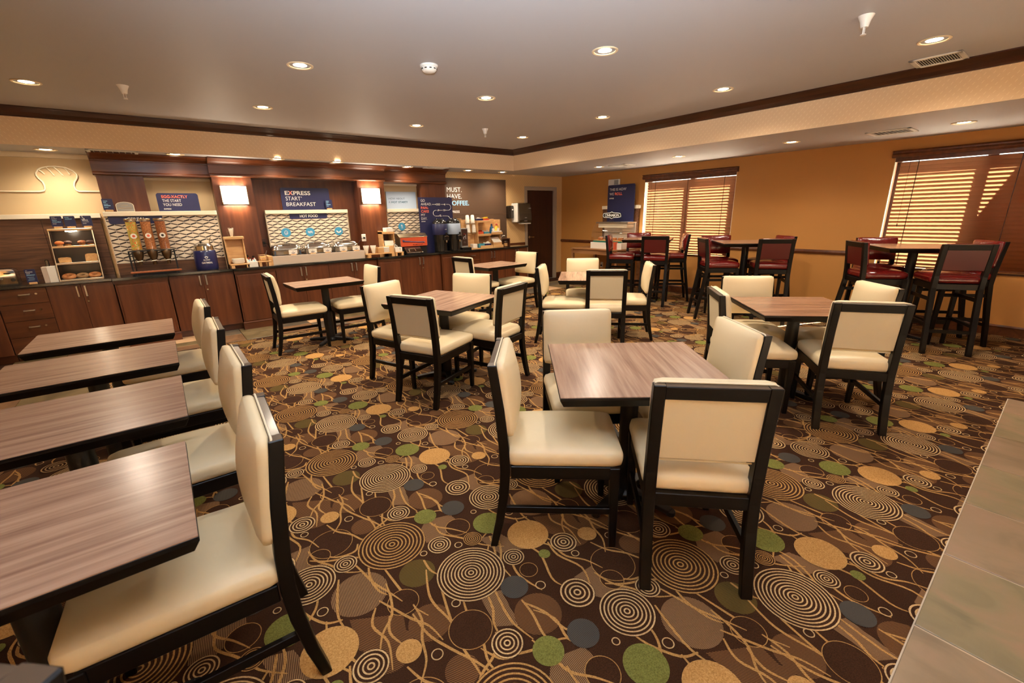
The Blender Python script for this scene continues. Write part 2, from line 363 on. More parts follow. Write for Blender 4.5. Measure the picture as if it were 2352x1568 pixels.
def P_stem(pts, w, mi, z):
    z += 1.5e-6*len(pf)**.8
    P = [Vector((*p, 0)) for p in pts]; fine = []
    for i in range(len(P)-1):
        p0 = P[max(i-1, 0)]; p1 = P[i]; p2 = P[i+1]; p3 = P[min(i+2, len(P)-1)]
        for k in range(4):
            t = k/4; fine.append(.5*((2*p1)+(-p0+p2)*t+(2*p0-5*p1+4*p2-p3)*t*t+(-p0+3*p1-3*p2+p3)*t**3))
    fine.append(P[-1]); o = len(pv); n = len(fine)
    for i, p in enumerate(fine):
        t = (fine[min(i+1, n-1)]-fine[max(i-1, 0)]).normalized(); a = Vector((-t.y, t.x, 0)); ww = w*(.35+.65*math.sin(PI*min(1, (i+2)/(n+1))))
        for s_ in (-1, 1): q = p+a*s_*ww/2; pv.append((q.x, q.y, z))
    for i in range(n-1): pf.append([o+2*i, o+2*i+1, o+2*i+3, o+2*i+2]); pm.append(mi)
e = .00025
for i, p in enumerate(PATCH):
    o = len(pv); pv.extend([(a, b_, e) for a, b_ in p]); pf.append(list(range(o, o+len(p)))); pm.append(5 if i != 2 else 6)
for x, y, r in HAT: P_disc(x, y, r, 5 if r > .1 else 6, 2*e)
P_disc(.611, .557, .078, 8, 2*e); P_disc(.537, .068, .06, 6, 2*e); P_disc(.37, .3, .09, 6, 1.6*e)
rs = random.Random(11)
for q in range(15):
    x = rs.random()*REP; y = rs.random()*REP; a = rs.uniform(-.5, .5); ln = [(x, y)]
    for i in range(4): a += rs.uniform(-.55, .55); x += .085*math.sin(a); y -= .085*math.cos(a); ln.append((x, y))
    STEMS.append(ln)
for s_ in STEMS: P_stem(s_, .0105, 1, 3*e)
for x, y, r in OUTL: P_disc(x, y, r, 0, 2.5*e); P_ring(x, y, r, .0028, 1, 4*e, 40)
for x, y, r, k, c in BIG:
    P_disc(x, y, r, 0, 4*e)
    for i in range(k): P_ring(x, y, r*(i+.7)/k, r/k*.37, 2 if c else 1, 5*e, 40)
for x, y, r, k in MED:
    P_disc(x, y, r, 0, 4*e)
    for i in range(k): P_ring(x, y, r*(i+.7)/k, r/k*.37, 2 if k == 4 else 1, 5*e, 26)
for x, y, r in OCHRE: P_disc(x, y, r, 3, 6*e)
for x, y, r in GREEN: P_disc(x, y, r, 4, 6.5*e)
for x, y, r in SLATE: P_disc(x, y, r, 7, 6*e)
for x, y, r in TINY: P_ring(x, y, r, .004, 2, 6*e, 18)
V0 = np.array(pv); nV = len(V0); allV, allF, allM = [], [], []
cx0, cx1, cy0, cy1 = -2, 9, -1, 7
k = 0
for i in range(cx0, cx1):
    for j in range(cy0, cy1):
        V1 = V0+np.array([i*REP, j*REP, 0])
        if V1[:, 1].min() > CARPET_Y+.2 or V1[:, 0].min() > XR-.05: continue
        keep_all = V1[:, 1].max() < CARPET_Y-.01 and V1[:, 0].max() < XR-.02
        fs = pf; ms = pm
        if not keep_all:
            sel = [q for q, f in enumerate(pf) if all(V1[a, 1] < CARPET_Y and V1[a, 0] < XR-.01 for a in f)]
            fs = [pf[q] for q in sel]; ms = [pm[q] for q in sel]
        allV.append(V1); allF += [[a+k for a in f] for f in fs]; allM += ms; k += nV
me = bpy.data.meshes.new('carpet_print'); me.from_pydata(np.concatenate(allV).tolist(), [], allF)
for m in (carpet, c_tan, c_cream, c_or, c_gr, c_hat, c_hbr, c_grey, c_olv): me.materials.append(m)
me.polygons.foreach_set('material_index', allM)
o = put('carpet_print', me, fl); o['kind'] = 'stuff'

# slate tiles: strip before the buffet, strip under the camera, each tile a piece of the floor
def slate(name, cols):
    return mat(name, cols[1], .32, spec=.5, var=dict(scale=(5, 3, 3), cols=cols, lo=.3, hi=.7, detail=7, dist=1.2), bump=dict(scale=14, s=.35, d=.004))
sl = [slate('slate_olive', [srgb(84, 70, 46), srgb(112, 96, 66), srgb(130, 108, 76)]), slate('slate_grey', [srgb(70, 62, 52), srgb(96, 86, 72), srgb(112, 96, 78)]), slate('slate_peach', [srgb(176, 132, 92), srgb(208, 166, 124), srgb(222, 184, 144)]), slate('slate_brown', [srgb(96, 70, 48), srgb(122, 90, 62), srgb(140, 104, 72)])]
sand = [slate('slate_sand_a', [srgb(128, 112, 88), srgb(150, 128, 102), srgb(160, 132, 108)]), slate('slate_sand_b', [srgb(122, 112, 86), srgb(142, 128, 98), srgb(158, 130, 104)])]
grout = mat('pale_grout', srgb(206, 188, 164), .8)
def tile_piece(x0, x1, y0, y1, m, z=.008, g=.003):
    return B().box(x0+g, x1-g, y0+g, y1-g, .001, z).obj('tile', [m], fl, bevel=.002)
random.seed(3)
x = -1.55
while x < XR:
    y = CARPET_Y
    while y < 7.2:
        w = random.choice((.31, .46)); d = .21 if random.random() < .45 else .42
        tile_piece(x, min(x+.44, XR), y, min(y+d, 7.35 if x < 6 else 7.69), random.choices(sl, (5, 3, 2, 3))[0]); y += d
    x += .44
for yy in (4.9, 5.33, 5.76, 6.12):
    for xx in (-1.7, -1.24): tile_piece(xx, xx+.46, yy, yy+.4, random.choices(sl, (4, 3, 2, 3))[0])
B().box(XL, TX, YF, TY, .0005, .0045).obj('tile_grout', [grout], fl)
xs_ = [5.065-.37]+[4.695-.554*i for i in range(1, 12)]
px_ = TX; i = 0
for xx in xs_:
    yy = TY
    for j in range(3): tile_piece(xx, px_, yy-.554*(j+1), yy-.554*j, sand[(i+j) % 2], .009, .005)
    px_ = xx; i += 1

# walls
def wall_right():
    b = B(); t0, t1 = XR, XR+.2
    for y0, y1, z0, z1 in ((YF, -.5, 0, 3), (-.5, 1.66, 0, .72), (-.5, 1.66, 2.10, 3), (1.66, 3.66, 0, 3), (3.66, 5.42, 0, .72), (3.66, 5.42, 2.10, 3), (5.42, YB+.2, 0, 3)): b.box(t0, t1, y0, y1, z0, z1)
    return b
struct(wall_right().obj('wall_right', [goldwall]))
struct(B().box(XL-.2, 6.455, YB, YB+.2, 0, 3).box(7.385, XR, YB, YB+.2, 0, 3).box(6.455, 7.385, YB, YB+.2, 2.06, 3).box(6.455, 7.385, YB+.12, YB+.2, 0, 2.06).obj('wall_back', [papergold]))
struct(B().box(XL-.2, XL, YF, YB, 0, 3).obj('wall_left', [papergold]))
bw = B()
for x0, x1, z0, z1 in ((XL, -1.6, 0, 3), (-1.6, 5.6, 0, .15), (-1.6, 5.6, 2.5, 3), (5.6, XR+.2, 0, 3)): bw.box(x0, x1, YF-.2, YF, z0, z1)
struct(bw.obj('wall_rear', [papergold]))  # unseen rear wall; its wide opening is added to let cool sky light in
struct(B().box(XL-.2, XS+.02, YF-.2, YS+.02, ZC, ZC+.1).obj('ceiling', [ceil]))
struct(B().box(XS+.004, XR+.2, YF-.2, YB+.2, ZS, ZS+.06).box(XL-.2, XS+.004, YS+.004, YB+.2, ZS, ZS+.06).obj('ceiling', [ceil]))
struct(B().box(XS, XS+.05, YF, YS+.05, ZS+.001, ZC).box(XL, XS, YS, YS+.05, ZS+.001, ZC).obj('wall_soffit', [paper]))
cp = [(0, 2.573), (-.018, 2.573), (-.022, 2.582), (-.03, 2.588), (-.05, 2.615), (-.085, 2.645), (-.098, 2.655), (-.098, 2.665), (0, 2.665)]
b = B(); b.loft([[(XS+p, YF, z) for p, z in cp], [(XS+p, YS+p, z) for p, z in cp], [(XL, YS+p, z) for p, z in cp]], 0)
struct(b.obj('trim_crown', [mahog]))
b = B()
for y0, y1 in ((5.44, YB), (1.68, 3.64)): b.extrude_y([(XR, .842), (XR-.018, .846), (XR-.024, .872), (XR-.018, .90), (XR, .904)], y0, y1)
struct(b.obj('trim_chair_rail', [cherry_h]))
struct(B().extrude_y([(XR, 0), (XR-.016, 0), (XR-.016, .105), (XR-.022, .108), (XR-.012, .125), (XR, .125)], YF, YB).obj('baseboard_right', [cherry_h]))
struct(B().extrude_x([(YB, 0), (YB-.016, 0), (YB-.016, .105), (YB-.022, .108), (YB-.012, .125), (YB, .125)], 7.39, XR-.02).box(6.03, 6.44, YB-.016, YB, 0, .125).obj('baseboard_back', [cherry_h]))
struct(B().extrude_x([(YB, 2.245), (YB-.03, 2.25), (YB-.045, 2.285), (YB-.045, 2.3), (YB, 2.3)], XL, -.45).obj('trim_wall_top', [ivory]))
# beige paint field behind the bread relief
struct(B().box(XL, -.45, YB-.012, YB-.001, 1.5, 2.25).obj('trim_beige_field', [beige]))

# door in the back wall
d = struct(B().box(6.513, 7.323, YB+.03, YB+.07, .008, 1.994).obj('door_1', [doorw]))
fr = B()
for x0, x1, z0, z1 in ((6.4525, 6.513, 0, 1.9955), (7.323, 7.3835, 0, 1.9955), (6.4525, 7.3835, 1.996, 2.0595)):
    fr.box(x0, x1, YB-.022, YB+.07, z0, z1)
fr.box(6.44, 7.396, YB-.03, YB-.002, 2.06, 2.075).box(6.44, 6.452, YB-.03, YB-.002, 0, 2.0595).box(7.384, 7.396, YB-.03, YB-.002, 0, 2.0595)
fr.obj('door_frame', [greyframe], d, bevel=.003)
h = B().cyl((6.57, YB-.01, .995), .027, .04, 16, 0, 'y'); h.tube([(6.57, YB-.03, .995), (6.60, YB-.035, .995), (6.69, YB-.03, .992)], .009); h.obj('door_handle', [chrome], d, True)

# ------------------------------------------------------------------ windows and blinds
def blind_wood():
    m = bpy.data.materials.new('blind_slat_wood'); m.use_nodes = True; n = m.node_tree.nodes; l = m.node_tree.links
    p = n['Principled BSDF']; p.inputs['Roughness'].default_value = .35; p.inputs['Coat Weight'].default_value = .2
    tc = n.new('ShaderNodeTexCoord'); mp = n.new('ShaderNodeMapping'); l.new(tc.outputs['Object'], mp.inputs[0]); mp.inputs['Scale'].default_value = (20, 1.3, 20)
    nz = n.new('ShaderNodeTexNoise'); nz.inputs['Scale'].default_value = 1; nz.inputs['Detail'].default_value = 5; l.new(mp.outputs[0], nz.inputs['Vector'])
    cr = n.new('ShaderNodeValToRGB'); l.new(nz.outputs['Fac'], cr.inputs[0]); e_ = cr.color_ramp.elements; e_[0].position = .3; e_[1].position = .7
    e_[0].color = (*srgb(92, 42, 24), 1); e_[1].color = (*srgb(124, 62, 36), 1); l.new(cr.outputs[0], p.inputs['Base Color'])
    tr = n.new('ShaderNodeBsdfTranslucent'); tr.inputs[0].default_value = (1.0, .70, .46, 1)
    mx = n.new('ShaderNodeMixShader'); mx.inputs[0].default_value = .25; l.new(p.outputs[0], mx.inputs[1]); l.new(tr.outputs[0], mx.inputs[2])
    l.new(mx.outputs[0], n['Material Output'].inputs[0]); return m
blindw = blind_wood()
alum = mat('window_frame_bronze', srgb(60, 46, 36), .5)
pane = clear('window_glass', (.96, .98, .98), 1.0)
def window(n, y0, y1, mulls, label, s0, s1):
    z0, z1 = .72, 2.10
    fr = B()
    for a, b_, c, d_ in ((y0, y1, z0, z0+.05), (y0, y1, z1-.05, z1), (y0, y0+.05, z0, z1), (y1-.05, y1, z0, z1)): fr.box(XR+.12, XR+.18, a, b_, c, d_)
    for mm in mulls: fr.box(XR+.12, XR+.18, mm-.045, mm+.045, z0, z1)
    w = struct(fr.obj('window_%d' % n, [alum]))
    edges = [y0+.05]+[q for mm in mulls for q in (mm-.045, mm+.045)]+[y1-.05]
    for i in range(0, len(edges), 2): B().box(XR+.148, XR+.154, edges[i], edges[i+1], z0+.05, z1-.05).obj('pane', [pane], w)
    B().box(XR+.002, XR+.118, y0+.0005, y0+.008, z0, z1).box(XR+.002, XR+.118, y1-.008, y1-.0005, z0, z1).box(XR+.002, XR+.118, y0+.008, y1-.008, z1-.008, z1-.0005).obj('window_jamb', [ivory], w)
    B().box(XR-.012, XR+.12, y0+.002, y1-.002, z0-.022, z0-.001).obj('window_sill', [mahog], w)
    t = thing('window_blind', label, 'blind', (XR+.02, (y0+y1)/2, z0+.004), 0, 'wooden blinds')
    yc = (y0+y1)/2
    vb = B().extrude_y([(-.075, 1.375), (-.082, 1.39), (-.07, 1.41), (-.07, 1.425), (-.085, 1.44), (0, 1.44), (0, 1.36), (-.065, 1.36)], y0-yc-.025, y1-yc+.025)
    vb.obj('valance', [cherry_h], t); B().box(-.03, .09, y0-yc+.009, y1-yc-.009, 1.31, 1.367).obj('head_rail', [cherry_h], t)
    L = s1-s0; tilt = rad(58); w_ = .064
    me_ = B().box(-w_/2, w_/2, -L/2, L/2, -.0014, .0014).mesh('slat', [blindw])
    z = .035
    while z < 1.31:
        put('slat', me_, t, (.005, (s0+s1)/2-yc, z), (0, tilt, 0)); z += .0475
    for cy in np.linspace(s0+.18, s1-.18, 3): B().box(-.028, -.026, cy-yc-.004, cy-yc+.004, .02, 1.36).obj('ladder_cord', [mahog], t)
    B().box(-.02, .03, s0-yc, s1-yc, .005, .022).obj('bottom_rail', [cherry_h], t)
    b2 = B().tube([(-.034, s1-yc-.1, 1.36), (-.034, s1-yc-.1, .55)], .0018, 6).lathe([(.004, 0), (.008, .012), (.005, .035), (.002, .04)], (-.034, s1-yc-.1, .515), 10); b2.obj('pull_cord', [mahog], t)
    return t
window(1, 3.66, 5.42, [4.50], 'half lit brown wooden blind on the smaller window beside the navy roll poster', 3.672, 5.355)
window(2, -.5, 1.66, [.80], 'brown wooden blind with a diagonal shadow on the window at right edge', -.485, 1.60)
# outside: ground and an added unseen slab, cut to shade the second window
struct(B().box(XR+.2, 40, -25, 25, -.2, -.02).obj('ground_outside', [mat('concrete_apron', srgb(190, 184, 172), .8)]))
pr = B().prism([(-3.2, .3), (1.22, .3), (.35, 2.51), (.18, 2.94), (-3.2, 2.94)], XR+.60, XR+.66, 0, 'yz'); struct(pr.obj('wall_shade_blocker', [mat('shade_blocker_stucco', srgb(190, 165, 130), .8)]))

# ------------------------------------------------------------------ ceiling fixtures
lampglow = mat('lamp_glow', (1, .9, .75), .4, emit=(1, .82, .56), es=28)
sconceglow = mat('sconce_glass', (1, .9, .75), .4, emit=(1, .80, .54), es=5.5)
trimw = mat('lamp_trim', srgb(226, 204, 168), .35)
def can_meshes():
    ring = B(); ring.lathe([(.098, 0), (.098, -.004), (.092, -.007), (.080, -.004), (.076, .012)], seg=32, cap=False)
    cone = B(); cone.lathe([(.076, .012), (.062, .05)], seg=32, cap=False)
    bulb = B(); bulb.lathe([(.068, .02), (.05, .006), (.025, .0005), (.001, 0)], seg=24)
    return ring.mesh('trim_ring', [trimw], True), cone.mesh('reflector', [chrome], True), bulb.mesh('bulb', [lampglow], True)
RING, CONE, BULB = can_meshes()
def downlight(x, y, z, label, group, watts, size=160):
    t = thing('recessed_light', label, 'ceiling light', (x, y, z), 0, group)
    put('trim_ring', RING, t, (0, 0, -.001)); put('bulb', BULB, t, (0, 0, -.006))
    ld = bpy.data.lights.new('downlight', 'SPOT'); ld.energy = watts; ld.color = WARM; ld.spot_size = rad(size); ld.spot_blend = .9; ld.shadow_soft_size = .06
    lo = bpy.data.objects.new('downlight', ld); COL.objects.link(lo); lo.parent = t; lo.location = (0, 0, -.03)
GL = 'recessed lights in the raised ceiling'
for x, y, lab in ((-.63, 5.81, 'recessed ceiling light at far left, above the bread wall relief'), (1.136, 4.10, 'recessed ceiling light left of the smoke detector'), (1.15, 5.75, 'recessed ceiling light in the back row above the hot food counter'),
                  (2.90, 2.50, 'recessed ceiling light at top centre, right of the smoke detector'), (2.946, 4.12, 'recessed ceiling light behind the smoke detector toward the coffee board'), (2.99, 5.80, 'recessed ceiling light in the back row above the pancake sign'),
                  (4.82, 5.78, 'recessed ceiling light nearest the crown moulding corner'), (4.74, 4.09, 'recessed ceiling light second from the crown moulding corner along the right'), (4.758, 2.536, 'recessed ceiling light third from the corner, along the right moulding'),
                  (4.762, .96, 'recessed ceiling light beside the upper air vent at right')):
    downlight(x, y, ZC, lab, GL, SPOT_W)
for x, y in ((-.63, 2.5), (1.14, .96), (2.95, .96), (-.63, .96), (1.14, 2.5), (-.63, 4.1)):
    pass
GS = 'recessed lights under the dropped soffit'
for x, y, lab, w in ((-.80, 7.33, 'soffit light over the bread relief at far left', 1), (.356, 7.154, 'soffit light over the egg sign', .6), (1.49, 7.10, 'soffit light left of centre over the hot food cornice', .8), (2.296, 7.095, 'soffit light right of centre over the hot food cornice', .8),
                  (3.505, 7.22, 'soffit light over the pale blue hot start sign', .7), (4.762, 7.315, 'soffit light over the left side of the coffee board', 1), (5.57, 7.32, 'soffit light over the right side of the coffee board', 1),
                  (6.606, 5.741, 'soffit light nearest the back door above the roll display', 1), (6.543, 4.09, 'soffit light above the far bar table', 1), (6.521, 2.506, 'soffit light above the middle bar table', 1), (6.685, .97, 'soffit light above the nearest bar table by the large window', 1)):
    downlight(x, y, ZS, lab, GS, SPOT_SOFFIT_W*w, 150)
def sprinkler(x, y, lab):
    t = thing('sprinkler_head', lab, 'sprinkler', (x, y, ZC), 0, 'ceiling sprinklers')
    B().lathe([(.045, 0), (.042, -.006), (.03, -.03), (.022, -.062), (.02, -.066), (.0, -.066)], seg=20).obj('escutcheon', [pwhite], t, True)
    b = B().box(-.011, -.007, -.004, .004, -.098, -.064).box(.007, .011, -.004, .004, -.098, -.064).box(-.011, .011, -.004, .004, -.102, -.097).cyl((0, 0, -.108), .016, .004, 14); b.obj('deflector', [pwhite], t)
sprinkler(.005, 5.52, 'white ceiling sprinkler above the left row of tables'); sprinkler(3.91, 5.52, 'small white ceiling sprinkler near the crown moulding corner'); sprinkler(3.805, 1.13, 'largest white ceiling sprinkler, at upper right')
t = thing('smoke_detector', 'round white smoke detector on the ceiling', 'smoke detector', (1.972, 3.534, ZC))
B().lathe([(.072, 0), (.072, -.012), (.066, -.018)], seg=28).obj('base_ring', [pwhite], t, True)
B().lathe([(.062, -.017), (.06, -.035), (.045, -.05), (.02, -.055), (.001, -.055)], seg=28).obj('dome', [pwhite], t, True)
for i in range(10):
    a = 2*PI*i/10; b = B().box(.056, .063, -.009, .009, -.034, -.026, 0, Matrix.Rotation(a, 4, 'Z')); b.obj('slot', [ringgrey], t)
def vent(x, y, z, w, d, lab, n=9, slots_along='y'):
    t = thing('air_vent', lab, 'vent', (x, y, z), 0, 'ceiling air vents')
    fr = B(); fw = .035
    for a, b_, c, e_ in ((-w/2, w/2, -d/2, -d/2+fw), (-w/2, w/2, d/2-fw, d/2), (-w/2, -w/2+fw, -d/2, d/2), (w/2-fw, w/2, -d/2, d/2)): fr.box(a, b_, c, e_, -.012, -.001)
    fr.obj('frame', [pwhite], t, bevel=.003)
    B().box(-w/2+fw, w/2-fw, -d/2+fw, d/2-fw, -.003, -.001).obj('duct', [ringgrey], t)
    L = (d if slots_along == 'y' else w)-2*fw; me_ = B().box(-(w/2-fw), w/2-fw, -.005, .005, -.001, .001).mesh('louvre', [pwhite]) if slots_along == 'y' else B().box(-.005, .005, -(d/2-fw), d/2-fw, -.001, .001).mesh('louvre', [pwhite])
    for i in range(n):
        q = -L/2+L*(i+.5)/n
        put('louvre', me_, t, (0, q, -.007) if slots_along == 'y' else (q, 0, -.007), (rad(35), 0, 0) if slots_along == 'y' else (0, rad(35), 0))
vent(5.385, 1.03, ZC, .31, .33, 'large ceiling vent against the crown moulding at upper right', 16)
vent(-.23, 7.20, ZS, .46, .26, 'soffit vent above the left wood pillar', 7, 'x'); vent(4.0, 7.17, ZS, .4, .22, 'soffit vent above the right wood pillar', 7, 'x')
vent(6.77, 5.336, ZS, .36, .36, 'soffit vent near the roll poster', 9); vent(6.706, 1.552, ZS, .36, .4, 'soffit vent above the nearest bar table', 9)

# ------------------------------------------------------------------ chairs, stools and tables
def chair_proto():
    t = thing('dining_chair', 'x', 'chair'); w = .437; lx = w/2-.022
    seat = rbox_mesh('seat', .44, .525, .085, .036, cream, crown=.026, n=10)
    o = put('seat', seat, t, (0, .035, .462))
    ap = B()
    for s in (-1, 1): ap.box(s*lx-.014, s*lx+.014, -.2, .26, .362, .425)
    ap.box(-lx, lx, .248, .278, .362, .425).box(-lx, lx, -.245, -.205, .37, .428); ap.obj('seat_frame', [dark], t, bevel=.003)
    for s in (-1, 1):
        B().bar((s*lx, .258, .424), (s*(lx-.004), .264, 0), .045, .045, 0, (0, 1, 0), .03, .03).obj('leg', [dark], t, bevel=.003)
        path = [(-.288, 0, .032), (-.258, .13, .038), (-.234, .28, .043), (-.225, .40, .045), (-.228, .52, .045), (-.242, .70, .043), (-.268, .90, .040)]
        R = [[(s*lx+sx*.0225, y+sy*d_/2, z) for sx, sy in ((-1, -1), (1, -1), (1, 1), (-1, 1))] for y, z, d_ in path]
        B().loft(R).obj('leg', [dark], t, bevel=.003)
        B().bar((s*lx, .258, .195), (s*lx, -.248, .195), .02, .032, 0).obj('stretcher', [dark], t, bevel=.002)
    B().bar((-lx+.02, -.262, .872), (lx-.02, -.262, .872), .042, .054, 0, (0, -.13, 1)).obj('top_rail', [dark], t, bevel=.003)
    # padded back: crowned front face, flat upholstered rear panel between the stiles
    an = math.atan2(.04, .38)
    bk = rbox_mesh('backrest', .434, .05, .345, .024, cream, crown=.033, n=10, crown_axis='y')
    bo = put('backrest', bk, t, (0, -.217, .738), (an, 0, 0))
    B().box(-lx+.02, lx-.02, -.012, .012, -.15, .11).obj('rear_panel', [cream_back], bo, bevel=.003).location = (0, -.031, 0)
    pts = rrect(-.215, .215, -.170, .170, .02, n=4); B().tube([(x, -.0225, z) for x, z in pts], .0035, 6, 0, True).obj('piping', [welt], bo, True)
    return t
def stool_proto():
    t = thing('bar_stool', 'x', 'bar stool'); w = .42; lx = w/2-.022
    seat = rbox_mesh('seat', .43, .43, .085, .036, red, crown=.022, n=10); put('seat', seat, t, (0, .005, .762))
    ap = B()
    for s in (-1, 1): ap.box(s*lx-.014, s*lx+.014, -.19, .19, .66, .724)
    ap.box(-lx, lx, .178, .208, .66, .724).box(-lx, lx, -.215, -.18, .665, .724); ap.obj('seat_frame', [dark], t, bevel=.003)
    for s in (-1, 1):
        B().bar((s*lx, .19, .72), (s*lx, .205, 0), .045, .045, 0, (0, 1, 0), .032, .032).obj('leg', [dark], t, bevel=.003)
        path = [(-.305, 0, .034), (-.275, .22, .04), (-.235, .46, .045), (-.205, .68, .047), (-.21, .80, .045), (-.225, .95, .043), (-.248, 1.12, .04)]
        R = [[(s*lx+sx*.0225, y+sy*d_/2, z) for sx, sy in ((-1, -1), (1, -1), (1, 1), (-1, 1))] for y, z, d_ in path]
        B().loft(R).obj('leg', [dark], t, bevel=.003)
        for z in (.30, .56): B().bar((s*lx, .195, z), (s*lx, -.262 if z < .4 else -.225, z), .022, .034).obj('stretcher', [dark], t, bevel=.002)
    B().bar((-lx, .2, .24), (lx, .2, .24), .022, .04).obj('footrest', [dark], t, bevel=.002); B().bar((-lx, -.272, .24), (lx, -.272, .24), .022, .034).obj('stretcher', [dark], t, bevel=.002)
    B().bar((-lx+.02, -.243, 1.092), (lx-.02, -.243, 1.092), .042, .054, 0, (0, -.13, 1)).obj('top_rail', [dark], t, bevel=.003)
    bk = rbox_mesh('backrest', .418, .04, .275, .018, red, crown=.03, n=10, crown_axis='y')
    bo = put('backrest', bk, t, (0, -.208, .989), (math.atan2(.025, .2), 0, 0))
    B().box(-lx+.02, lx-.02, -.012, .012, -.125, .085).obj('rear_panel', [redback], bo, bevel=.003).location = (0, -.026, 0)
    return t
def add_top_sheen(proto):  # upward faces get the paler colour that imitates reflected light
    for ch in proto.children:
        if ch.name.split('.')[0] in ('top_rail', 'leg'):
            me_ = ch.data; me_.materials.append(topsheen); zt = max(v.co.z for v in me_.vertices)
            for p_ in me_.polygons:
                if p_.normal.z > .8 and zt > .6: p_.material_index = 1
def place(proto, used, mid, face, off, label, group):
    o = proto if not used[0] else copy_tree(proto); used[0] = True
    a = rad(face); o.location = (mid[0]+off*math.cos(a), mid[1]+off*math.sin(a), 0); o.rotation_euler = (0, 0, a-PI/2)
    o['label'] = label; o['group'] = group; return o
CP, CU = chair_proto(), [False]; SP, SU = stool_proto(), [False]
add_top_sheen(CP); add_top_sheen(SP)
GC = 'cream dining chairs'; F, K = .27, .235
for mid, face, off, lab in (
    ((.165, 1.506), 177, F, 'cream dining chair nearest the camera at the front left table'),
    ((.195, 2.322), 180, F, 'cream dining chair second from the front in the left row'),
    ((.186, 3.162), 179, F, 'cream dining chair third from the front in the left row'),
    ((.184, 4.052), 180, F, 'cream dining chair at the far end of the left row'),
    ((1.121, 1.557), -41.6, F, 'cream chair on the left side of the big foreground square table'),
    ((2.00, 1.88), -126, K, 'cream chair on the far side of the foreground square table'),
    ((2.38, 1.013), 144, F, 'cream chair on the right side of the foreground square table'),
    ((1.456, .687), 43.8, F, 'cream chair seen from behind at the foreground square table'),
    ((.86, 5.596), -2, F, 'cream chair left of the small table before the hot food counter'),
    ((2.09, 5.59), 178, .245, 'cream chair right of the small table before the hot food counter'),
    ((1.569, 3.986), -69.5, .235, 'cream chair on the far left side of the middle square table'),
    ((1.428, 3.114), 24.3, F, 'cream chair seen from behind at the near corner of the middle square table'),
    ((2.356, 2.981), 109, F, 'cream chair on the right side of the middle square table, back toward us'),
    ((2.455, 3.865), -150, .165, 'cream chair on the far right side of the middle square table'),
    ((3.44, 5.58), 6, F, 'cream chair left of the small table before the coffee station'),
    ((4.60, 5.53), -172, .18, 'cream chair right of the small table, in front of the back door'),
    ((3.502, 3.926), -50, F, 'cream chair left of the far square table'),
    ((3.699, 3.056), 41.8, F, 'cream chair seen squarely from behind at the far square table'),
    ((4.375, 4.027), -134.3, .13, 'cream chair on the far side of the far square table'),
    ((4.513, 3.168), 132.4, .175, 'cream chair right of the far square table'),
    ((3.289, 1.651), -50, F, 'cream chair left of the right hand square table'),
    ((4.161, 1.783), -137, .20, 'cream chair on the far side of the right hand square table'),
    ((4.374, .939), 138, .20, 'cream chair right of the right hand square table, below the nearest bar stools'),
    ((3.51, .725), 35, F, 'cream chair seen from behind at the right hand square table')):
    place(CP, CU, mid, face, off, lab, GC)
GB = 'red bar stools'; F = .25
for mid, face, off, lab in (
    ((6.12, 4.98), -58, .18, 'red bar stool left of the far bar table, beside the roll display'),
    ((6.157, 4.145), 27, F, 'red bar stool seen from behind at the far bar table'),
    ((6.82, 4.93), -142, .12, 'red bar stool behind the far bar table, nearest the small window'),
    ((6.99, 4.13), 130, .21, 'red bar stool right of the far bar table'),
    ((5.984, 3.267), -46, F, 'red bar stool left of the middle bar table'),
    ((6.73, 3.46), -136, F, 'red bar stool behind the middle bar table, under the small window'),
    ((6.25, 2.40), 33, F, 'red bar stool seen from behind at the middle bar table'),
    ((7.0, 2.62), 142, .19, 'red bar stool against the gold wall at the middle bar table'),
    ((6.193, 1.551), -52, F, 'red bar stool left of the nearest bar table'),
    ((7.06, 1.56), -149, .23, 'red bar stool behind the nearest bar table, before the large window'),
    ((6.22, .64), 31, F, 'red bar stool seen from behind at the nearest bar table'),
    ((6.84, .70), 127, .07, 'red bar stool right of the nearest bar table, mostly hidden'),
    ((-.30, .622), 225, F, 'blurred red bar stool back cut off at the bottom left corner')):
    place(SP, SU, mid, face, off, lab, GB)
def table(x, y, rz, w, d, h, label, group, cat='table', name='dining_table', lam=laminate, base=.27):
    t = thing(name, label, cat, (x, y, 0), rad(rz), group)
    i = .016; e0, e1 = h-.050, h-.003
    def R(w_, d_, z): return [(-w_/2, -d_/2, z), (w_/2, -d_/2, z), (w_/2, d_/2, z), (-w_/2, d_/2, z)]
    B().loft([R(w-2*i, d-2*i, e0), R(w, d, e0+.034), R(w, d, e1)]).obj('table_edge', [dark], t, bevel=.0015)
    B().box(-w/2+.001, w/2-.001, -d/2+.001, d/2-.001, e1, h).obj('table_top', [lam], t)
    B().lathe([(.047, .03), (.045, h-.058)], seg=20).obj('column', [blackm], t, True)
    B().lathe([(.10, h-.060), (.10, h-.0505)], seg=20).obj('top_plate', [blackm], t, True)
    b = B(); b.lathe([(.075, 0), (.075, .03), (.055, .05)], seg=20)
    for k in range(4):
        a = PI/2*k + (PI/4 if base > 0 else 0); c, s = math.cos(a), math.sin(a); L = abs(base)
        b.bar((c*.03, s*.03, .032), (c*L, s*L, .018), .06, .04, 0, (0, 0, 1), .045, .022); b.cyl((c*L, s*L, .0), .024, .026, 12)
    b.obj('base', [blackm], t, bevel=.003)
    return t
GT = 'small rectangular tables along the left'
table(-.445, 1.515, 0, .765, .62, .75, 'wood grain table nearest the camera at front left', GT, base=-.26)
table(-.425, 2.385, 0, .765, .61, .75, 'wood grain table second from the front in the left row', GT, base=-.26)
table(-.425, 3.26, 0, .765, .60, .75, 'wood grain table third from the front in the left row', GT, base=-.26)
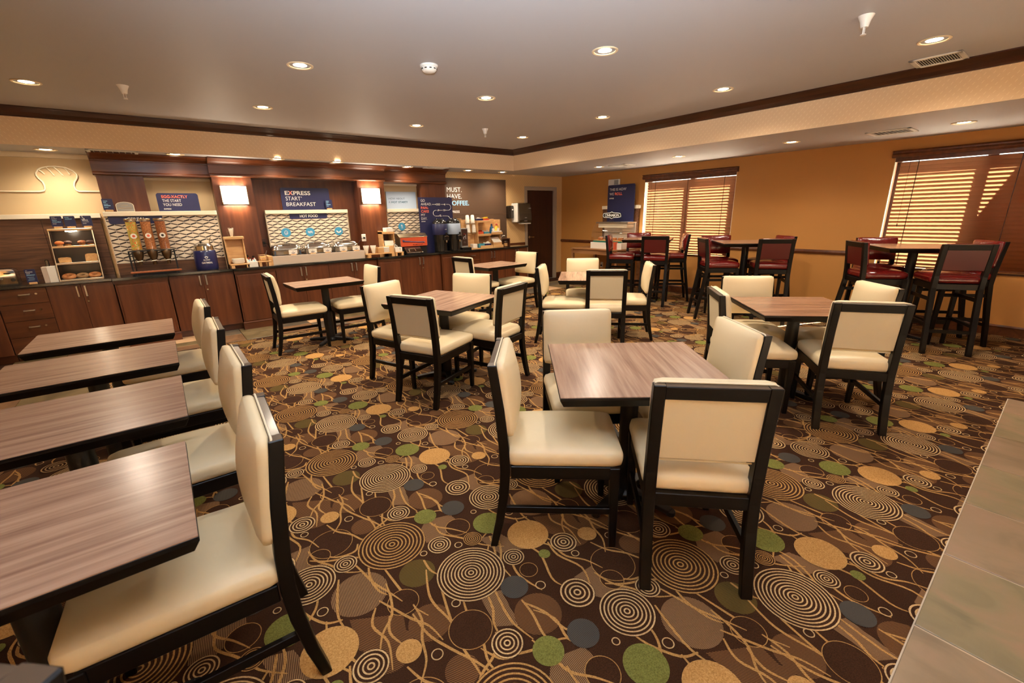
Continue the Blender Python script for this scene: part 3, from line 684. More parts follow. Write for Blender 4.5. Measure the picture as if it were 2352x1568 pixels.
table(-.42, 4.125, 0, .765, .60, .75, 'wood grain table at the far end of the left row by the cabinets', GT, base=-.26)
table(1.496, 5.67, 2, .80, .56, .75, 'small dark edged table before the hot food counter', 'small tables by the buffet')
table(4.07, 5.60, 5, .80, .62, .75, 'small dark edged table before the coffee station', 'small tables by the buffet')
GQ = 'square four seat tables'
table(1.766, 1.275, 50.8, .80, .80, .75, 'big square wood grain table in the foreground', GQ)
table(1.975, 3.57, 23, .79, .78, .75, 'square wood grain table in the middle of the room', GQ)
table(3.905, 1.29, 43.5, .76, .76, .75, 'square wood grain table at the right before the bar tables', GQ, lam=laminate_v)
table(4.10, 3.63, 43, .80, .78, .75, 'far square table between the coffee station and far bar stools', GQ)
GH = 'tall bar tables'
table(6.53, 4.53, 28, .76, .76, 1.055, 'tall bar table farthest back, beside the small window', GH, name='bar_table', lam=laminate_v)
table(6.55, 2.92, 40, .76, .76, 1.055, 'tall bar table in the middle against the gold wall', GH, name='bar_table', lam=laminate_v)
table(6.74, 1.135, 33, .76, .76, 1.055, 'tall bar table nearest, before the large window', GH, name='bar_table', lam=laminate_v)

# ------------------------------------------------------------------ buffet base cabinets and worktop
YR, YBAY = 7.115, 7.075      # cabinet fronts: recessed runs and projecting bays
out = [(-1.75, YB-.02), (-1.75, YR-.03)]
for x0, x1 in ((-.535, .0), (.715, 1.24), (2.757, 3.17), (3.945, 4.45)):
    out += [(x0, YR-.03), (x0, YBAY-.03), (x1, YBAY-.03), (x1, YR-.03)]
out += [(6.03, YR-.03), (6.03, YB-.02)]
wt = B().prism(out, CT-.034, CT).obj('worktop', [granite], bevel=.004); tag(wt, 'long polished black granite worktop along the breakfast buffet', 'worktop')
handle_me = None
def bar_handle(x, y, z, parent, L=.125, horiz=False):
    b = B()
    if not horiz:
        b.prism([(x-.011, z+L/2), (x+.011, z+L/2), (x, z+L/2-.02)], y-.03, y-.001, 0, 'xz'); b.prism([(x-.009, z-L/2), (x+.009, z-L/2), (x, z-L/2+.016)], y-.03, y-.001, 0, 'xz'); b.box(x-.008, x+.008, y-.034, y-.026, z-L/2, z+L/2)
    else: b.box(x-.045, x+.045, y-.032, y-.024, z-.007, z+.007).box(x-.045, x-.033, y-.026, y-.001, z-.006, z+.006).box(x+.033, x+.045, y-.026, y-.001, z-.006, z+.006)
    return b.obj('handle', [brushed], parent, bevel=.002)
def lock(x, y, z, parent): B().cyl((x, y-.008, z), .0105, .008, 14, 0, 'y').obj('lock', [chrome], parent, True)
def cab(x0, x1, label, kind, locks=(), y=YR):
    t = thing('base_cabinet', label, 'cabinet', ((x0+x1)/2, YR, 0), 0, 'buffet base cabinets'); ox, oy = (x0+x1)/2, YR
    def P(b, name, m, par=t, **k): o = b.obj(name, m, par, **k); return o
    X0, X1 = x0-ox, x1-ox
    if kind == 'panel':
        d_ = YBAY-oy
        P(B().box(X0+.012, X1-.012, d_+.012, .5, .09, CT-.036), 'body', [cherry]); P(B().box(X0+.03, X1-.03, d_, d_+.02, .12, CT-.1), 'face_panel', [cherry], bevel=.003)
        P(B().box(X0, X1, d_-.016, .4, 0, .095).extrude_x([(d_-.016, .095), (d_-.022, .1), (d_-.004, .116), (d_+.03, .116), (d_+.03, .095)], X0, X1), 'plinth', [cherry_h], bevel=.002)
        P(B().extrude_x([(d_-.012, CT-.036), (d_-.012, CT-.05), (d_+.004, CT-.075), (d_+.03, CT-.075), (d_+.03, CT-.036)], X0+.004, X1-.004), 'cornice', [cherry_h])
        return t
    P(B().box(X0, X1, .018, .55, .095, CT-.036), 'body', [cherry]); P(B().box(X0, X1, .07, .5, 0, .095), 'toe_kick', [cherry_h])
    g = .002
    if kind == 'drawers':
        zs = [.10, .285, .47, .655, CT-.04]
        for i in range(4):
            dr = P(B().box(X0+g, X1-g, 0, .02, zs[i]+g, zs[i+1]-g), 'drawer', [cherry_h], bevel=.0015); zm = (zs[i]+zs[i+1])/2+.02
            bar_handle((X0+X1)/2+.02, 0, zm, dr, horiz=True)
            if 'lock' in locks: lock((X0+X1)/2+.11, 0, zm, dr)
    else:
        nd = kind; w = (X1-X0)/nd
        for i in range(nd):
            a = X0+w*i; dr = P(B().box(a+g, a+w-g, 0, .02, .10, CT-.04), 'door', [cherry], bevel=.0015)
            hx = a+w-.035 if i % 2 == 0 else a+.035
            bar_handle(hx, 0, .745, dr)
            if i in locks: lock(a+.03, 0, .62, dr)
    return t
cab(-1.75, -1.51, 'narrow wood filler cabinet at the far left end of the buffet', 1)
cab(-1.505, -1.108, 'wood base cabinet with four drawers beneath the toaster', 'drawers', ('lock',))
cab(-1.108, -.535, 'two door wood cabinet beneath the pastry case', 2, (1,))
cab(-.535, .0, 'plain projecting wood bay beneath the cereal dispenser', 'panel')
cab(.0, .715, 'two door wood cabinet beneath the oatmeal kettle', 2, (1,))
cab(.715, 1.24, 'plain projecting wood bay beneath the condiment stand', 'panel')
cab(1.24, 1.98, 'two door wood cabinet beneath the left chafing dishes', 2, (1,))
cab(1.98, 2.757, 'two door wood cabinet beneath the right chafing dishes', 2, (1,))
cab(2.757, 3.17, 'plain projecting wood bay beneath the bag and box stand', 'panel')
cab(3.17, 3.945, 'two door wood cabinet beneath the pancake machine', 2, (1,))
cab(3.945, 4.45, 'plain projecting wood bay beneath the coffee urns', 'panel')
cab(4.45, 4.81, 'wood cabinet with small drawers beneath the coffee cup rack', 'drawers')
cab(4.81, 5.42, 'two door wood cabinet beneath the condiment rack', 2)
cab(5.42, 6.02, 'last two door wood cabinet beside the back door', 2)
# return cabinet along the left end
t = thing('end_cabinet', 'plain wood end cabinet turning the corner at the left edge', 'cabinet', (-2.1, 6.6, 0))
B().box(-.4, .35, -.35, .50, .09, CT-.036).obj('body', [cherry], t); B().box(-.4, .32, -.33, .50, 0, .09).obj('toe_kick', [cherry_h], t); B().box(-.45, .37, -.38, .44, CT-.034, CT).obj('counter_slab', [granite], t)

# ------------------------------------------------------------------ wood surround over the buffet
s = thing('buffet_surround', 'cherry wood pillars, frieze and cornice framing the buffet wall', 'millwork', (1.9, 7.5, CT))
so = (1.9, 7.5, CT)
def SB(name, m, *boxes, bevel=0):
    b = B()
    for q in boxes: b.box(q[0]-so[0], q[1]-so[0], q[2]-so[1], q[3]-so[1], q[4]-so[2], q[5]-so[2])
    return b.obj(name, m, s, bevel=bevel)
SB('pillar', [cherry], (-.45, -.01, 7.42, YB-.02, CT+.001, 2.06)); SB('pillar', [cherry], (.705, 1.172, 7.37, YB-.02, CT+.001, 2.075)); SB('pillar', [cherry], (2.665, 3.112, 7.37, YB-.02, CT+.001, 2.075)); SB('pillar', [cherry], (3.82, 4.305, 7.42, YB-.02, CT+.001, 2.06))
SB('back_panel', [cherry], (1.172, 2.665, 7.585, YB-.02, CT+.001, 2.075))
def frieze(x0, x1, y, z0, yf):
    b = B(); z1 = 2.215
    prof = [(y, z0), (y-.012, z0), (y-.03, z0+.012), (y-.03, z0+.028), (y-.004, z0+.04), (y, z0+.044), (y, z1), (y-.012, z1+.004), (y-.012, z1+.014), (y-.03, z1+.02), (y-.06, z1+.04), (yf+.02, z1+.066), (yf, z1+.072), (yf, ZS-.001), (YB-.02, ZS-.001), (YB-.02, z0)]
    b.loft([[(x0-so[0], p-so[1], z-so[2]) for p, z in prof], [(x1-so[0], p-so[1], z-so[2]) for p, z in prof]])
    return b.obj('cornice', [cherry_h], s)
frieze(-.47, .705, 7.41, 2.052, 7.27); frieze(.69, 3.125, 7.35, 2.066, 7.205); frieze(3.12, 4.325, 7.41, 2.052, 7.27)
for x0, x1 in ((-.01, .705), (3.112, 3.82)):
    SB('beige_panel', [beige], (x0, x1, 7.60, YB-.02, CT+.001, 2.05)); SB('panel_trim', [ivory], (x0, x1, 7.575, 7.60, 2.02, 2.052), bevel=.004)
b = B()
for xm, lab in ((.935, 'glowing half round wall sconce left of the hot food sign'), (2.865, 'glowing half round wall sconce right of the hot food sign')):
    t = thing('wall_sconce', lab, 'sconce', (xm, 7.369, 1.715), 0, 'wall sconces')
    arc = [(.155*math.cos(a), -.02-.085*math.sin(a)) for a in np.linspace(PI, 0, 15)]
    poly = arc+[(.145, -.012), (-.145, -.012)]
    B().prism(poly, .0, .235).obj('shade', [sconceglow], t, True)
    B().box(-.15, .15, -.012, -.0005, -.004, .24).obj('back_plate', [brass], t)
    for sx in (-1, 1):
        B().bar((sx*.156, -.02, -.003), (sx*.156, -.02, .24), .008, .02, 0, (0, 1, 0)).obj('side_strap', [brass], t)
        B().prism([(sx*.162, -.012), (sx*.105, -.012), (sx*.105, -.082), (sx*.162, -.03)], -.006, .028).obj('foot', [brass], t)
    ld = bpy.data.lights.new('sconce_lamp', 'AREA'); ld.energy = SCONCE_W; ld.color = WARM; ld.shape = 'RECTANGLE'; ld.size = .28; ld.size_y = .06
    for zz, rx in ((.245, PI), (-.012, 0)):
        lo = bpy.data.objects.new('sconce_lamp', ld); COL.objects.link(lo); lo.parent = t; lo.location = (0, -.05, zz); lo.rotation_euler = (rx, 0, 0)

# bread outline relief on the beige wall
pts = [(-1.75, 1.872), (-.99, 1.873), (-.955, 1.882), (-.942, 1.905), (-.938, 1.945), (-.944, 1.982), (-.97, 2.02), (-.98, 2.05), (-.977, 2.078), (-.956, 2.114), (-.926, 2.135), (-.86, 2.152), (-.795, 2.156), (-.715, 2.146), (-.661, 2.117), (-.635, 2.08), (-.632, 2.055), (-.64, 2.03), (-.672, 1.985), (-.682, 1.945), (-.68, 1.905), (-.672, 1.888), (-.655, 1.879), (-.452, 1.88)]
t = thing('bread_relief', 'cream loaf of bread outline raised on the beige wall', 'wall relief', (-.8, YB-.013, 1.87))
B().tube([(x+.8, -.008, z-1.87) for x, z in pts], .0085, 8).obj('outline', [welt], t, True)
for x0, z0, x1, z1 in ((-.95, 2.115, -.908, 2.066), (-.885, 2.146, -.83, 2.054), (-.82, 2.153, -.755, 2.056), (-.736, 2.150, -.69, 2.073)):
    B().tube([(x0+.8, -.008, z0-1.87), ((x0*.6+x1*.4)+.8+.006, -.008, z0*.6+z1*.4-1.87), (x1+.8, -.008, z1-1.87)], .007, 8).obj('score_mark', [welt], t, True)

# ------------------------------------------------------------------ display boards
def pattern(x0, x1, z0, z1, y, parent):
    Pw, Rw, hb = .139, .043, .0225; s_ = Rw-hb; mv, mf, mm = [], [], []
    def clip(poly):
        for ax, lim, sg in ((0, x0, 1), (0, x1, -1), (1, z0, 1), (1, z1, -1)):
            o = []
            for i in range(len(poly)):
                p, q = poly[i-1], poly[i]; a = sg*(p[ax]-lim) >= 0; c = sg*(q[ax]-lim) >= 0
                if a != c:
                    t_ = (lim-p[ax])/(q[ax]-p[ax]); o.append((p[0]+t_*(q[0]-p[0]), p[1]+t_*(q[1]-p[1])))
                if c: o.append(q)
            poly = o
            if not poly: return []
        return poly
    for j in range(int((z1-z0)/Rw)+3):
        for i in range(int((x1-x0)/Pw)+3):
            cx = x0+i*Pw-(Pw/2 if j % 2 else 0); cz = z1-j*Rw; w = Pw/2*.98; h = hb*.95; g = .0022
            for poly, mi in (([(cx-w, cz), (cx, cz-h), (cx+w, cz), (cx, cz+h)], 0), ([(cx-w, cz-g), (cx-.001, cz-h-g), (cx-.001, cz-h-s_*.92), (cx-w, cz-s_*.92)], 2), ([(cx+.001, cz-h-g), (cx+w, cz-g), (cx+w, cz-s_*.92), (cx+.001, cz-h-s_*.92)], 1)):
                c = clip(poly)
                if len(c) >= 3:
                    o = len(mv); mv.extend([(a, y, b_) for a, b_ in c]); mf.append(list(range(o, o+len(c)))); mm.append(mi)
    me_ = bpy.data.meshes.new('diamond_print'); me_.from_pydata(mv, [], mf)
    for m in (patc, patd, patm): me_.materials.append(m)
    me_.polygons.foreach_set('material_index', mm); return put('diamond_print', me_, parent)
def board(x0, x1, label, zlow, y=7.52):
    t = thing('display_board', label, 'display board', (0, 0, 0), 0, 'diamond pattern boards'); t.location = ((x0+x1)/2, y, CT); ox = (x0+x1)/2
    X0, X1 = x0-ox, x1-ox
    B().box(X0, X1, .002, .03, zlow-CT, 1.578-CT).obj('panel', [patl], t); pattern(X0+.004, X1-.004, zlow-CT+.002, 1.577-CT, .0012, t)
    B().box(X0, X1, 0, .03, 0.001, zlow-CT-.001).obj('kick_panel', [walnut], t)
    B().box(X0-.004, X1+.004, -.03, .06, 1.579-CT, 1.632-CT).obj('ledge', [ivory], t, bevel=.003)
    for xx in (X0-.006, X1+.006): B().box(xx-.006, xx+.006, -.004, .035, 0.001, 1.578-CT).obj('end_post', [brass], t)
    return t, ox
b1, o1 = board(-.469, .682, 'diamond pattern board behind the cereal dispenser', 1.009, 7.386)
b2, o2 = board(1.303, 2.500, 'diamond pattern board behind the chafing dishes', 1.0)
b3, o3 = board(3.185, 3.807, 'narrow diamond pattern board beside the pancake sign', 1.0)
def banner(par, ox, x0, x1, z0, text, tx0, tx1, tz, th):
    bo = B().prism(rrect(x0-ox, x1-ox, z0-CT, 1.578-CT, .025, 'cd'), -.004, -.001, 0, 'xz').obj('banner', [navy], par)
    lettering(text, tx0-ox, tz-CT, th, -.0055, white, bo, 2, tx1-tx0)
banner(b1, o1, -.44, .089, 1.485, 'CEREAL', -.266, -.084, 1.516, .044); banner(b2, o2, 1.625, 2.178, 1.50, 'HOT FOOD', 1.772, 2.036, 1.523, .038)
def icon(par, ox, x, z, r, kind):
    b = B(); disc_xz(b, x-ox, z-CT, r, -.004, -.001, 32); d_ = b.obj('disc', [skyb], par)
    u, v = x-ox, z-CT; b = B(); yy = -.006
    if kind == 'egg': b.tube([(u+.022*math.cos(a)*(1-.15*math.sin(a)), yy, v+.028*math.sin(a)) for a in np.linspace(0, 2*PI, 24)[:-1]], .003, 6, 0, True); b.tube([(u+.009*math.cos(a)+.004, yy, v-.008+.009*math.sin(a)) for a in np.linspace(0, 2*PI, 14)[:-1]], .002, 6, 0, True)
    elif kind == 'bacon':
        for k in (-.011, 0, .011): b.tube([(u+q*.035, yy, v+k+.005*math.sin(q*5)) for q in np.linspace(-1, 1, 14)], .0025, 6)
    elif kind == 'sausage': b.tube([(u+.034*math.cos(a), yy, v+.016+.034*math.sin(a)) for a in np.linspace(PI*1.05, PI*1.95, 14)], .010, 8)
    else:
        for k in (-.009, .011): b.tube([(u+k, yy, v-.032), (u+k*.9, yy, v+.03)], .003, 6)
        b.prism([(u-.018, v+.01), (u, v+.01), (u-.004, v+.034), (u-.014, v+.034)], yy-.001, yy+.001, 0, 'xz')
    b.obj('pictogram', [white], d_)
icon(b2, o2, 1.542, 1.303, .068, 'egg'); icon(b2, o2, 1.89, 1.299, .068, 'bacon'); icon(b2, o2, 2.329, 1.294, .066, 'sausage'); icon(b3, o3, 3.439, 1.33, .068, 'fork')
# left walnut boards
t = thing('laminate_board', 'walnut grain board behind the toaster and pastry case', 'display board', (-1.12, 7.62, CT))
for x0, x1 in ((-.63, .068), (.071, .593)): B().box(x0, x1, 0, .03, .001, 1.565-CT).obj('board', [walnut], t, bevel=.001)
B().box(-.63, .606, -.03, .05, 1.565-CT, 1.617-CT).obj('ledge', [ivory], t, bevel=.003)
B().prism(rrect(-.60, -.275, 1.49-CT, 1.565-CT, .025, 'cd'), -.004, -.001, 0, 'xz').obj('banner', [navy], t)

# ------------------------------------------------------------------ signs standing on the ledges
def sign(x0, x1, z0, z1, y, m, label, corners='ab', r=.03, name='sign', group=None, th=.01):
    t = thing(name, label, 'sign', ((x0+x1)/2, y, z0), 0, group)
    B().prism(rrect(-(x1-x0)/2, (x1-x0)/2, 0, z1-z0, r, corners), 0, th, 0, 'xz').obj('board', [m], t); return t
def L(t, text, x, z, h, m, bold=False, width=None): # world x,z on the sign face
    return lettering(text, x-t.location.x, z-t.location.z, h, -.0015, m, t, bold, width)
LZ = 1.633
t = sign(.074, .518, LZ, 1.857, 7.43, navy, 'navy egg breakfast sign on the ledge above the cereal')
L(t, 'EGG-XACTLY', .128, 1.797, .033, salmon, 2, .275); L(t, 'THE START', .128, 1.747, .033, white, 0, .197); L(t, 'YOU NEED', .128, 1.698, .033, white, 0, .197); L(t, 'EXPRESS', .128, 1.655, .012, white, 2, .075)
t = sign(1.556, 2.26, LZ, 1.956, 7.545, navy, 'large navy sign above the hot food board')
L(t, 'EXPRESS', 1.615, 1.853, .055, white, 2, .363); L(t, 'START', 1.617, 1.773, .055, white, 0, .21); L(t, 'BREAKFAST', 1.615, 1.69, .055, white, 0, .425)
disc = B(); disc_xz(disc, 1.842-t.location.x, 1.82-LZ, .006, -.002, -.001, 12); disc.obj('dot', [white], t)
lettering('X', 1.668-t.location.x, 1.853-LZ, .055, -.003, salmon, t, 2, .05)
t = sign(3.213, 3.774, LZ, 1.92, 7.555, pale, 'pale blue hot start sign on the right ledge', '', .01)
L(t, 'HOW ABOUT', 3.257, 1.79, .03, navy, 0, .30); L(t, 'A', 3.253, 1.732, .03, navy, 0, .027); L(t, 'HOT START?', 3.30, 1.732, .03, teal, 2, .305)
def bars(par, rows, y, m):
    b = B()
    for u, v, w_, h_ in rows: b.box(u, u+w_, y-.0006, y, v, v+h_)
    b.obj('small_print', [m], par)
def card(x, y, z, w, h, label, lines, rz=0, group='small navy counter cards', hold=True, rows=None):
    t = thing('counter_card', label, 'sign', (x, y, z), rad(rz), group); z0 = .02 if hold else 0
    B().prism(rrect(-w/2, w/2, z0, z0+h, .008, 'ab', 3), -.002, .002, 0, 'xz').obj('card', [navy], t)
    if hold: B().box(-w*.36, w*.36, -.014, .014, 0, .022).obj('holder', [blonde], t, bevel=.002)
    if rows: bars(t, [(-w/2+u, z0+v, a, b_) for u, v, a, b_ in rows], -.0025, cyan)
    for tx, u, v, hh, m, bd, ww in lines: lettering(tx, -w/2+u, z0+v, hh, -.0035, m, t, bd, ww)
    return t
card(-.405, 7.372, LZ, .10, .13, 'small navy card on the ledge above the cereal banner', [], rows=[(.012, .1, .04, .006), (.012, .083, .026, .006), (.012, .064, .04, .006), (.012, .046, .06, .009), (.012, .027, .035, .005)])
card(2.226, 7.505, LZ, .105, .13, 'small navy card leaning before the large hot food sign', [], rows=[(.012, .105, .045, .005), (.012, .09, .04, .005), (.012, .072, .03, .005), (.012, .05, .065, .009), (.012, .03, .035, .005)])
t = thing('name_plaque', 'small arched grey plaque on the ledge above the cereal banner', 'plaque', (-.253, 7.392, LZ))
arch = [(-.086, 0), (-.086, .075)]+[(-.086*math.cos(a), .075+.04*math.sin(a)) for a in np.linspace(0.1, PI-.1, 9)]+[(.086, .075), (.086, 0)]
B().prism(arch, 0, .012, 0, 'xz').obj('frame', [welt], t); B().prism([(x*.93, .004+z*.93) for x, z in arch], -.002, 0, 0, 'xz').obj('face', [greypl], t); bars(t, [(-.03, .072, .06, .006), (-.065, .04, .13, .006)], -.003, brass)
t = sign(3.705, 4.392, CT, 1.82, 7.34, navy, 'tall navy pancake instruction board behind the coffee urns', '', .01, name='instruction_board')
for tx, x, z, m, bd, w in (('GO', 3.752, 1.745, white, 0, .08), ('AHEAD.', 3.750, 1.684, white, 0, .21), ('PAN-', 3.748, 1.622, salmon, 2, .148), ('CAKE', 3.748, 1.561, salmon, 2, .153), ('MY', 3.742, 1.50, white, 0, .08), ('DAY.', 3.742, 1.438, white, 0, .113)): L(t, tx, x, z, .042, m, bd, w)
L(t, 'EXPRESS', 3.742, 1.402, .012, white, 2, .075)
def pipe(par, pts, r=.0028, m=white): B().tube([(x-par.location.x, -.003, z-par.location.z) for x, z in pts], r, 6).obj('route_line', [m], par)
pipe(t, [(3.973, 1.699), (4.035, 1.699)]); pipe(t, [(4.15, 1.699), (4.20, 1.699)])
pipe(t, [(4.262, 1.70), (4.30, 1.70)]+[(4.305+.052*math.cos(a), 1.648+.052*math.sin(a)) for a in np.linspace(PI/2, -PI/2, 10)]+[(4.25, 1.596)]); pipe(t, [(4.18, 1.596), (4.12, 1.596)])
pipe(t, [(4.062, 1.597)]+[(4.035+.05*math.cos(a), 1.547+.05*math.sin(a)) for a in np.linspace(PI/2, PI*1.5, 10)]+[(4.095, 1.497)]); pipe(t, [(4.172, 1.498), (4.26, 1.496)]+[(4.268+.055*math.cos(a), 1.44+.055*math.sin(a)) for a in np.linspace(PI/2, 0, 7)])
for x, z, d_ in ((4.045, 1.699, 1), (4.21, 1.699, 1), (4.243, 1.596, -1), (4.108, 1.597, -1), (4.10, 1.497, 1)):
    B().prism([(x-t.location.x-.008*d_, z-CT+.008), (x-t.location.x+.006*d_, z-CT), (x-t.location.x-.008*d_, z-CT-.008)], -.004, -.002, 0, 'xz').obj('arrow', [white], t)
for x in (4.066, 4.094, 4.122): pipe(t, [(x+.011*math.cos(a), 1.699+.016*math.sin(a)) for a in np.linspace(0, 2*PI, 12)], .0022)
b = B(); disc_xz(b, 4.232-t.location.x, 1.70-CT, .012, -.004, -.002, 14); b.box(4.229-t.location.x, 4.235-t.location.x, -.004, -.002, 1.677-CT, 1.69-CT); b.obj('pictogram', [white], t)
for k in (0, 1): pipe(t, [(4.198+.02*k, 1.584), (4.198+.02*k, 1.61), (4.212+.02*k, 1.61), (4.212+.02*k, 1.584), (4.198+.02*k, 1.584)], .002)
pipe(t, [(4.083, 1.582), (4.095, 1.612)], .005); pipe(t, [(4.127+.013*math.cos(a), 1.504+.013*math.sin(a)) for a in np.linspace(-.6, 2*PI-.6, 14)]+[(4.15, 1.484)], .0025)

# coffee wall board, dispensers
t = thing('coffee_board', 'large brown dotted coffee board on the back wall', 'sign', (5.18, YB-.014, .89)); X0 = 5.18
B().box(-.90, .745, 0, .012, 0, .618).obj('lower_panel', [coffee], t); B().box(-.90, .745, 0, .012, .622, 1.30).obj('upper_panel', [coffee], t)
dm = []; dv = []
for i in range(52):
    for j in range(42):
        x = -.87+i*.031+(.0155 if j % 2 else 0); z = .02+j*.031
        if x > .73: continue
        o = len(dv); dv += [(x+.0042*math.cos(a), -.0008, z+.0042*math.sin(a)) for a in np.linspace(0, 2*PI, 7)[:-1]]; dm.append(list(range(o, o+6)))
me = bpy.data.meshes.new('dot_print'); me.from_pydata(dv, [], dm); me.materials.append(coffdot); o = put('dot_print', me, t); o['kind'] = 'stuff'
for tx, x, z, m, bd, w in (('MUST.', 4.497, 1.938, white, 0, .332), ('HAVE.', 4.497, 1.816, white, 0, .325), ('COFFEE.', 4.502, 1.69, cyan, 2, .487), ):
    lettering(tx, x-X0, z-.89, .084, -.003, m, t, bd, w)
lettering('EXPRESS', 4.50-X0, 1.548-.89, .042, -.003, white, t, 2, .26)
t = thing('soap_dispenser', 'dark brown wall soap dispenser beside the coffee board', 'soap dispenser', (5.995, YB, 1.41))
B().prism(rrect(-.075, .075, 0, .265, .03), -.095, -.004, 0, 'xz').obj('body', [umber], t, bevel=.012, seg=2); B().box(.02, .055, -.0965, -.0945, .17, .195).obj('label', [paperw], t); B().box(-.06, .06, -.004, -.0005, .01, .25).obj('back_plate', [blackpl], t)
t = thing('towel_dispenser', 'large smoky paper towel dispenser beside the door', 'towel dispenser', (6.255, YB, 1.31))
B().box(-.185, -.145, -.2, -.0005, .02, .41).obj('side_case', [pwhite], t, bevel=.01); B().extrude_x([(-.0005, .03), (-.21, .0), (-.235, .06), (-.225, .2), (-.19, .40), (-.14, .42), (-.0005, .42)], -.145, .20).obj('cover', [smoke], t, bevel=.008)
B().lathe([(.075, 0), (.075, .02)], (-.15, -.10, .28), 24, 0, True, 'x').obj('roll_window', [blackpl], t, True); B().box(-.10, .17, -.235, -.13, -.018, 0.0).obj('towel_slot', [pwhite], t, bevel=.004)
B().box(.0, .06, -.2345, -.232, .105, .118).obj('badge', [greypl], t); B().box(-.02, .06, -.243, -.228, .035, .055).obj('lever', [brushed], t); B().box(.12, .185, -.226, -.216, .30, .312).obj('highlight_tab', [greypl], t)
for x, y, z, lab in ((2.64, 7.369, 1.12, 'white wall outlet with black plug right of the chafing dishes'),):
    t = thing('wall_outlet', lab, 'outlet', (x+.035, y, z)); B().box(-.035, .035, -.006, -.0005, 0, .115).obj('cover_plate', [pwhite], t, bevel=.002); B().box(-.016, .016, -.035, -.006, .04, .075).obj('plug', [blackpl], t, bevel=.003)
    B().tube([(0, -.035, .055), (-.05, -.05, .05), (-.12, -.04, -.03), (-.16, -.03, -.12)], .004, 6).obj('cord', [blackpl], t)
t = thing('wall_outlet', 'wall outlet with a black plug behind the left chafing dish', 'outlet', (1.225, 7.584, 1.11)); B().box(-.035, .035, -.006, -.0005, 0, .115).obj('cover_plate', [mahog], t, bevel=.002); B().box(-.016, .016, -.035, -.006, .04, .075).obj('plug', [blackpl], t, bevel=.003); B().tube([(0, -.035, .055), (.03, -.06, .05), (.07, -.06, -.02), (.09, -.05, -.1)], .004, 6).obj('cord', [blackpl], t)
tag(B().box(5.975, 6.43, YB-.03, YB-.0005, CT-.03, .892).obj('backsplash_strip', [cherry_h], bevel=.002), 'short wood backsplash strip beside the door frame', 'trim')

# ------------------------------------------------------------------ things standing on the worktop
def at(name, label, cat, x, y, z=CT, rz=0, group=None): return thing(name, label, cat, (x, y, z), rad(rz), group)
# toaster
t = at('toaster', 'long polished steel toaster at the left edge of the worktop', 'toaster', -1.46, 7.23)
B().prism(rrect(-.17, .155, .012, .18, .045, 'ab'), -.09, .09, 0, 'xz').obj('body', [chrome], t, True, .006, 2); B().box(-.165, .15, -.085, .085, 0.001, .014).obj('base', [blackpl], t)
B().box(-.14, .12, -.05, -.02, .178, .182).obj('slot', [blackpl], t); B().box(-.14, .12, .02, .05, .178, .182).obj('slot', [blackpl], t); B().box(.07, .12, -.105, -.09, .125, .14).obj('lever', [blackpl], t, bevel=.003); B().cyl((.125, -.102, .06), .018, .012, 16, 0, 'y').obj('knob', [blackpl], t, True); lettering('WARING', -.06, .07, .02, -.0915, greypl, t, 1, .11)
card(-1.19, 7.12, CT, .085, .145, 'navy breakfast building card beside the toaster', [('TRY', .01, .125, .007, white, 0, .016), ('BUILDING', .01, .108, .011, white, 0, .052), ('YOUR', .01, .092, .011, white, 0, .03), ('BREAKFAST', .01, .074, .011, cyan, 2, .066), ], rows=[(.012, .055, .05, .003), (.02, .04, .045, .003), (.012, .025, .05, .003)])
t = at('utensil_box', 'white two tone napkin box with a black handle sticking out', 'container', -1.045, 7.20)
B().box(-.056, -.012, -.06, .06, 0, .175).obj('left_half', [greige], t, bevel=.002); B().box(-.0115, .056, -.065, .06, 0, .178).obj('right_half', [pwhite], t, bevel=.002); B().box(-.018, .012, .0, .03, .17, .25).obj('tongs_handle', [blackpl], t, bevel=.006)
# pastry case
t = at('pastry_case', 'three tier clear pastry case on the left worktop', 'display case', -.79, 7.27)
W2 = .185
def side(x): return [(x, -.16, 0), (x, -.16, .02), (x, .02, .565), (x, .17, .565), (x, .17, 0)]
for sx in (-1, 1):
    B().tube([(sx*W2, -.165, .005), (sx*W2, .01, .565)], .006, 8).obj('front_post', [brass], t, True)
    B().prism([(-.155, .004), (.0, .56), (.16, .56), (.16, .004)], sx*(W2-.002), sx*(W2+.002), 0, 'yz').obj('side_pane', [glass], t)
B().box(-W2, W2, .165, .17, 0, .56).obj('back_panel', [mat('case_back', srgb(40, 33, 29), .25)], t)
for z, y0 in ((.004, -.16), (.19, -.10), (.375, -.045)):
    B().box(-W2, W2, y0, .165, z, z+.008).obj('shelf', [glass], t); B().box(-W2, W2, y0-.008, y0, z-.004, z+.018).obj('shelf_edge', [brass if z > .3 else brushed], t, bevel=.002)
for z in (.02, .21, .395): B().prism([(-.155+z*.32, z), (-.15+z*.32, z), (-.10+z*.32, z+.155), (-.105+z*.32, z+.155)], -W2+.01, W2-.01, 0, 'yz').obj('flap_door', [glass], t)
B().box(-W2-.004, W2+.004, -.005, .172, .56, .585).obj('top_bar', [brass], t, bevel=.003); lp = B().cyl((0, .06, .548), .05, .012, 20); lp.obj('lamp', [lampglow], t, True)
ld = bpy.data.lights.new('case_lamp', 'POINT'); ld.energy = .3; ld.color = WARM; ld.shadow_soft_size = .04; lo = bpy.data.objects.new('case_lamp', ld); COL.objects.link(lo); lo.parent = t; lo.location = (0, .05, .53)
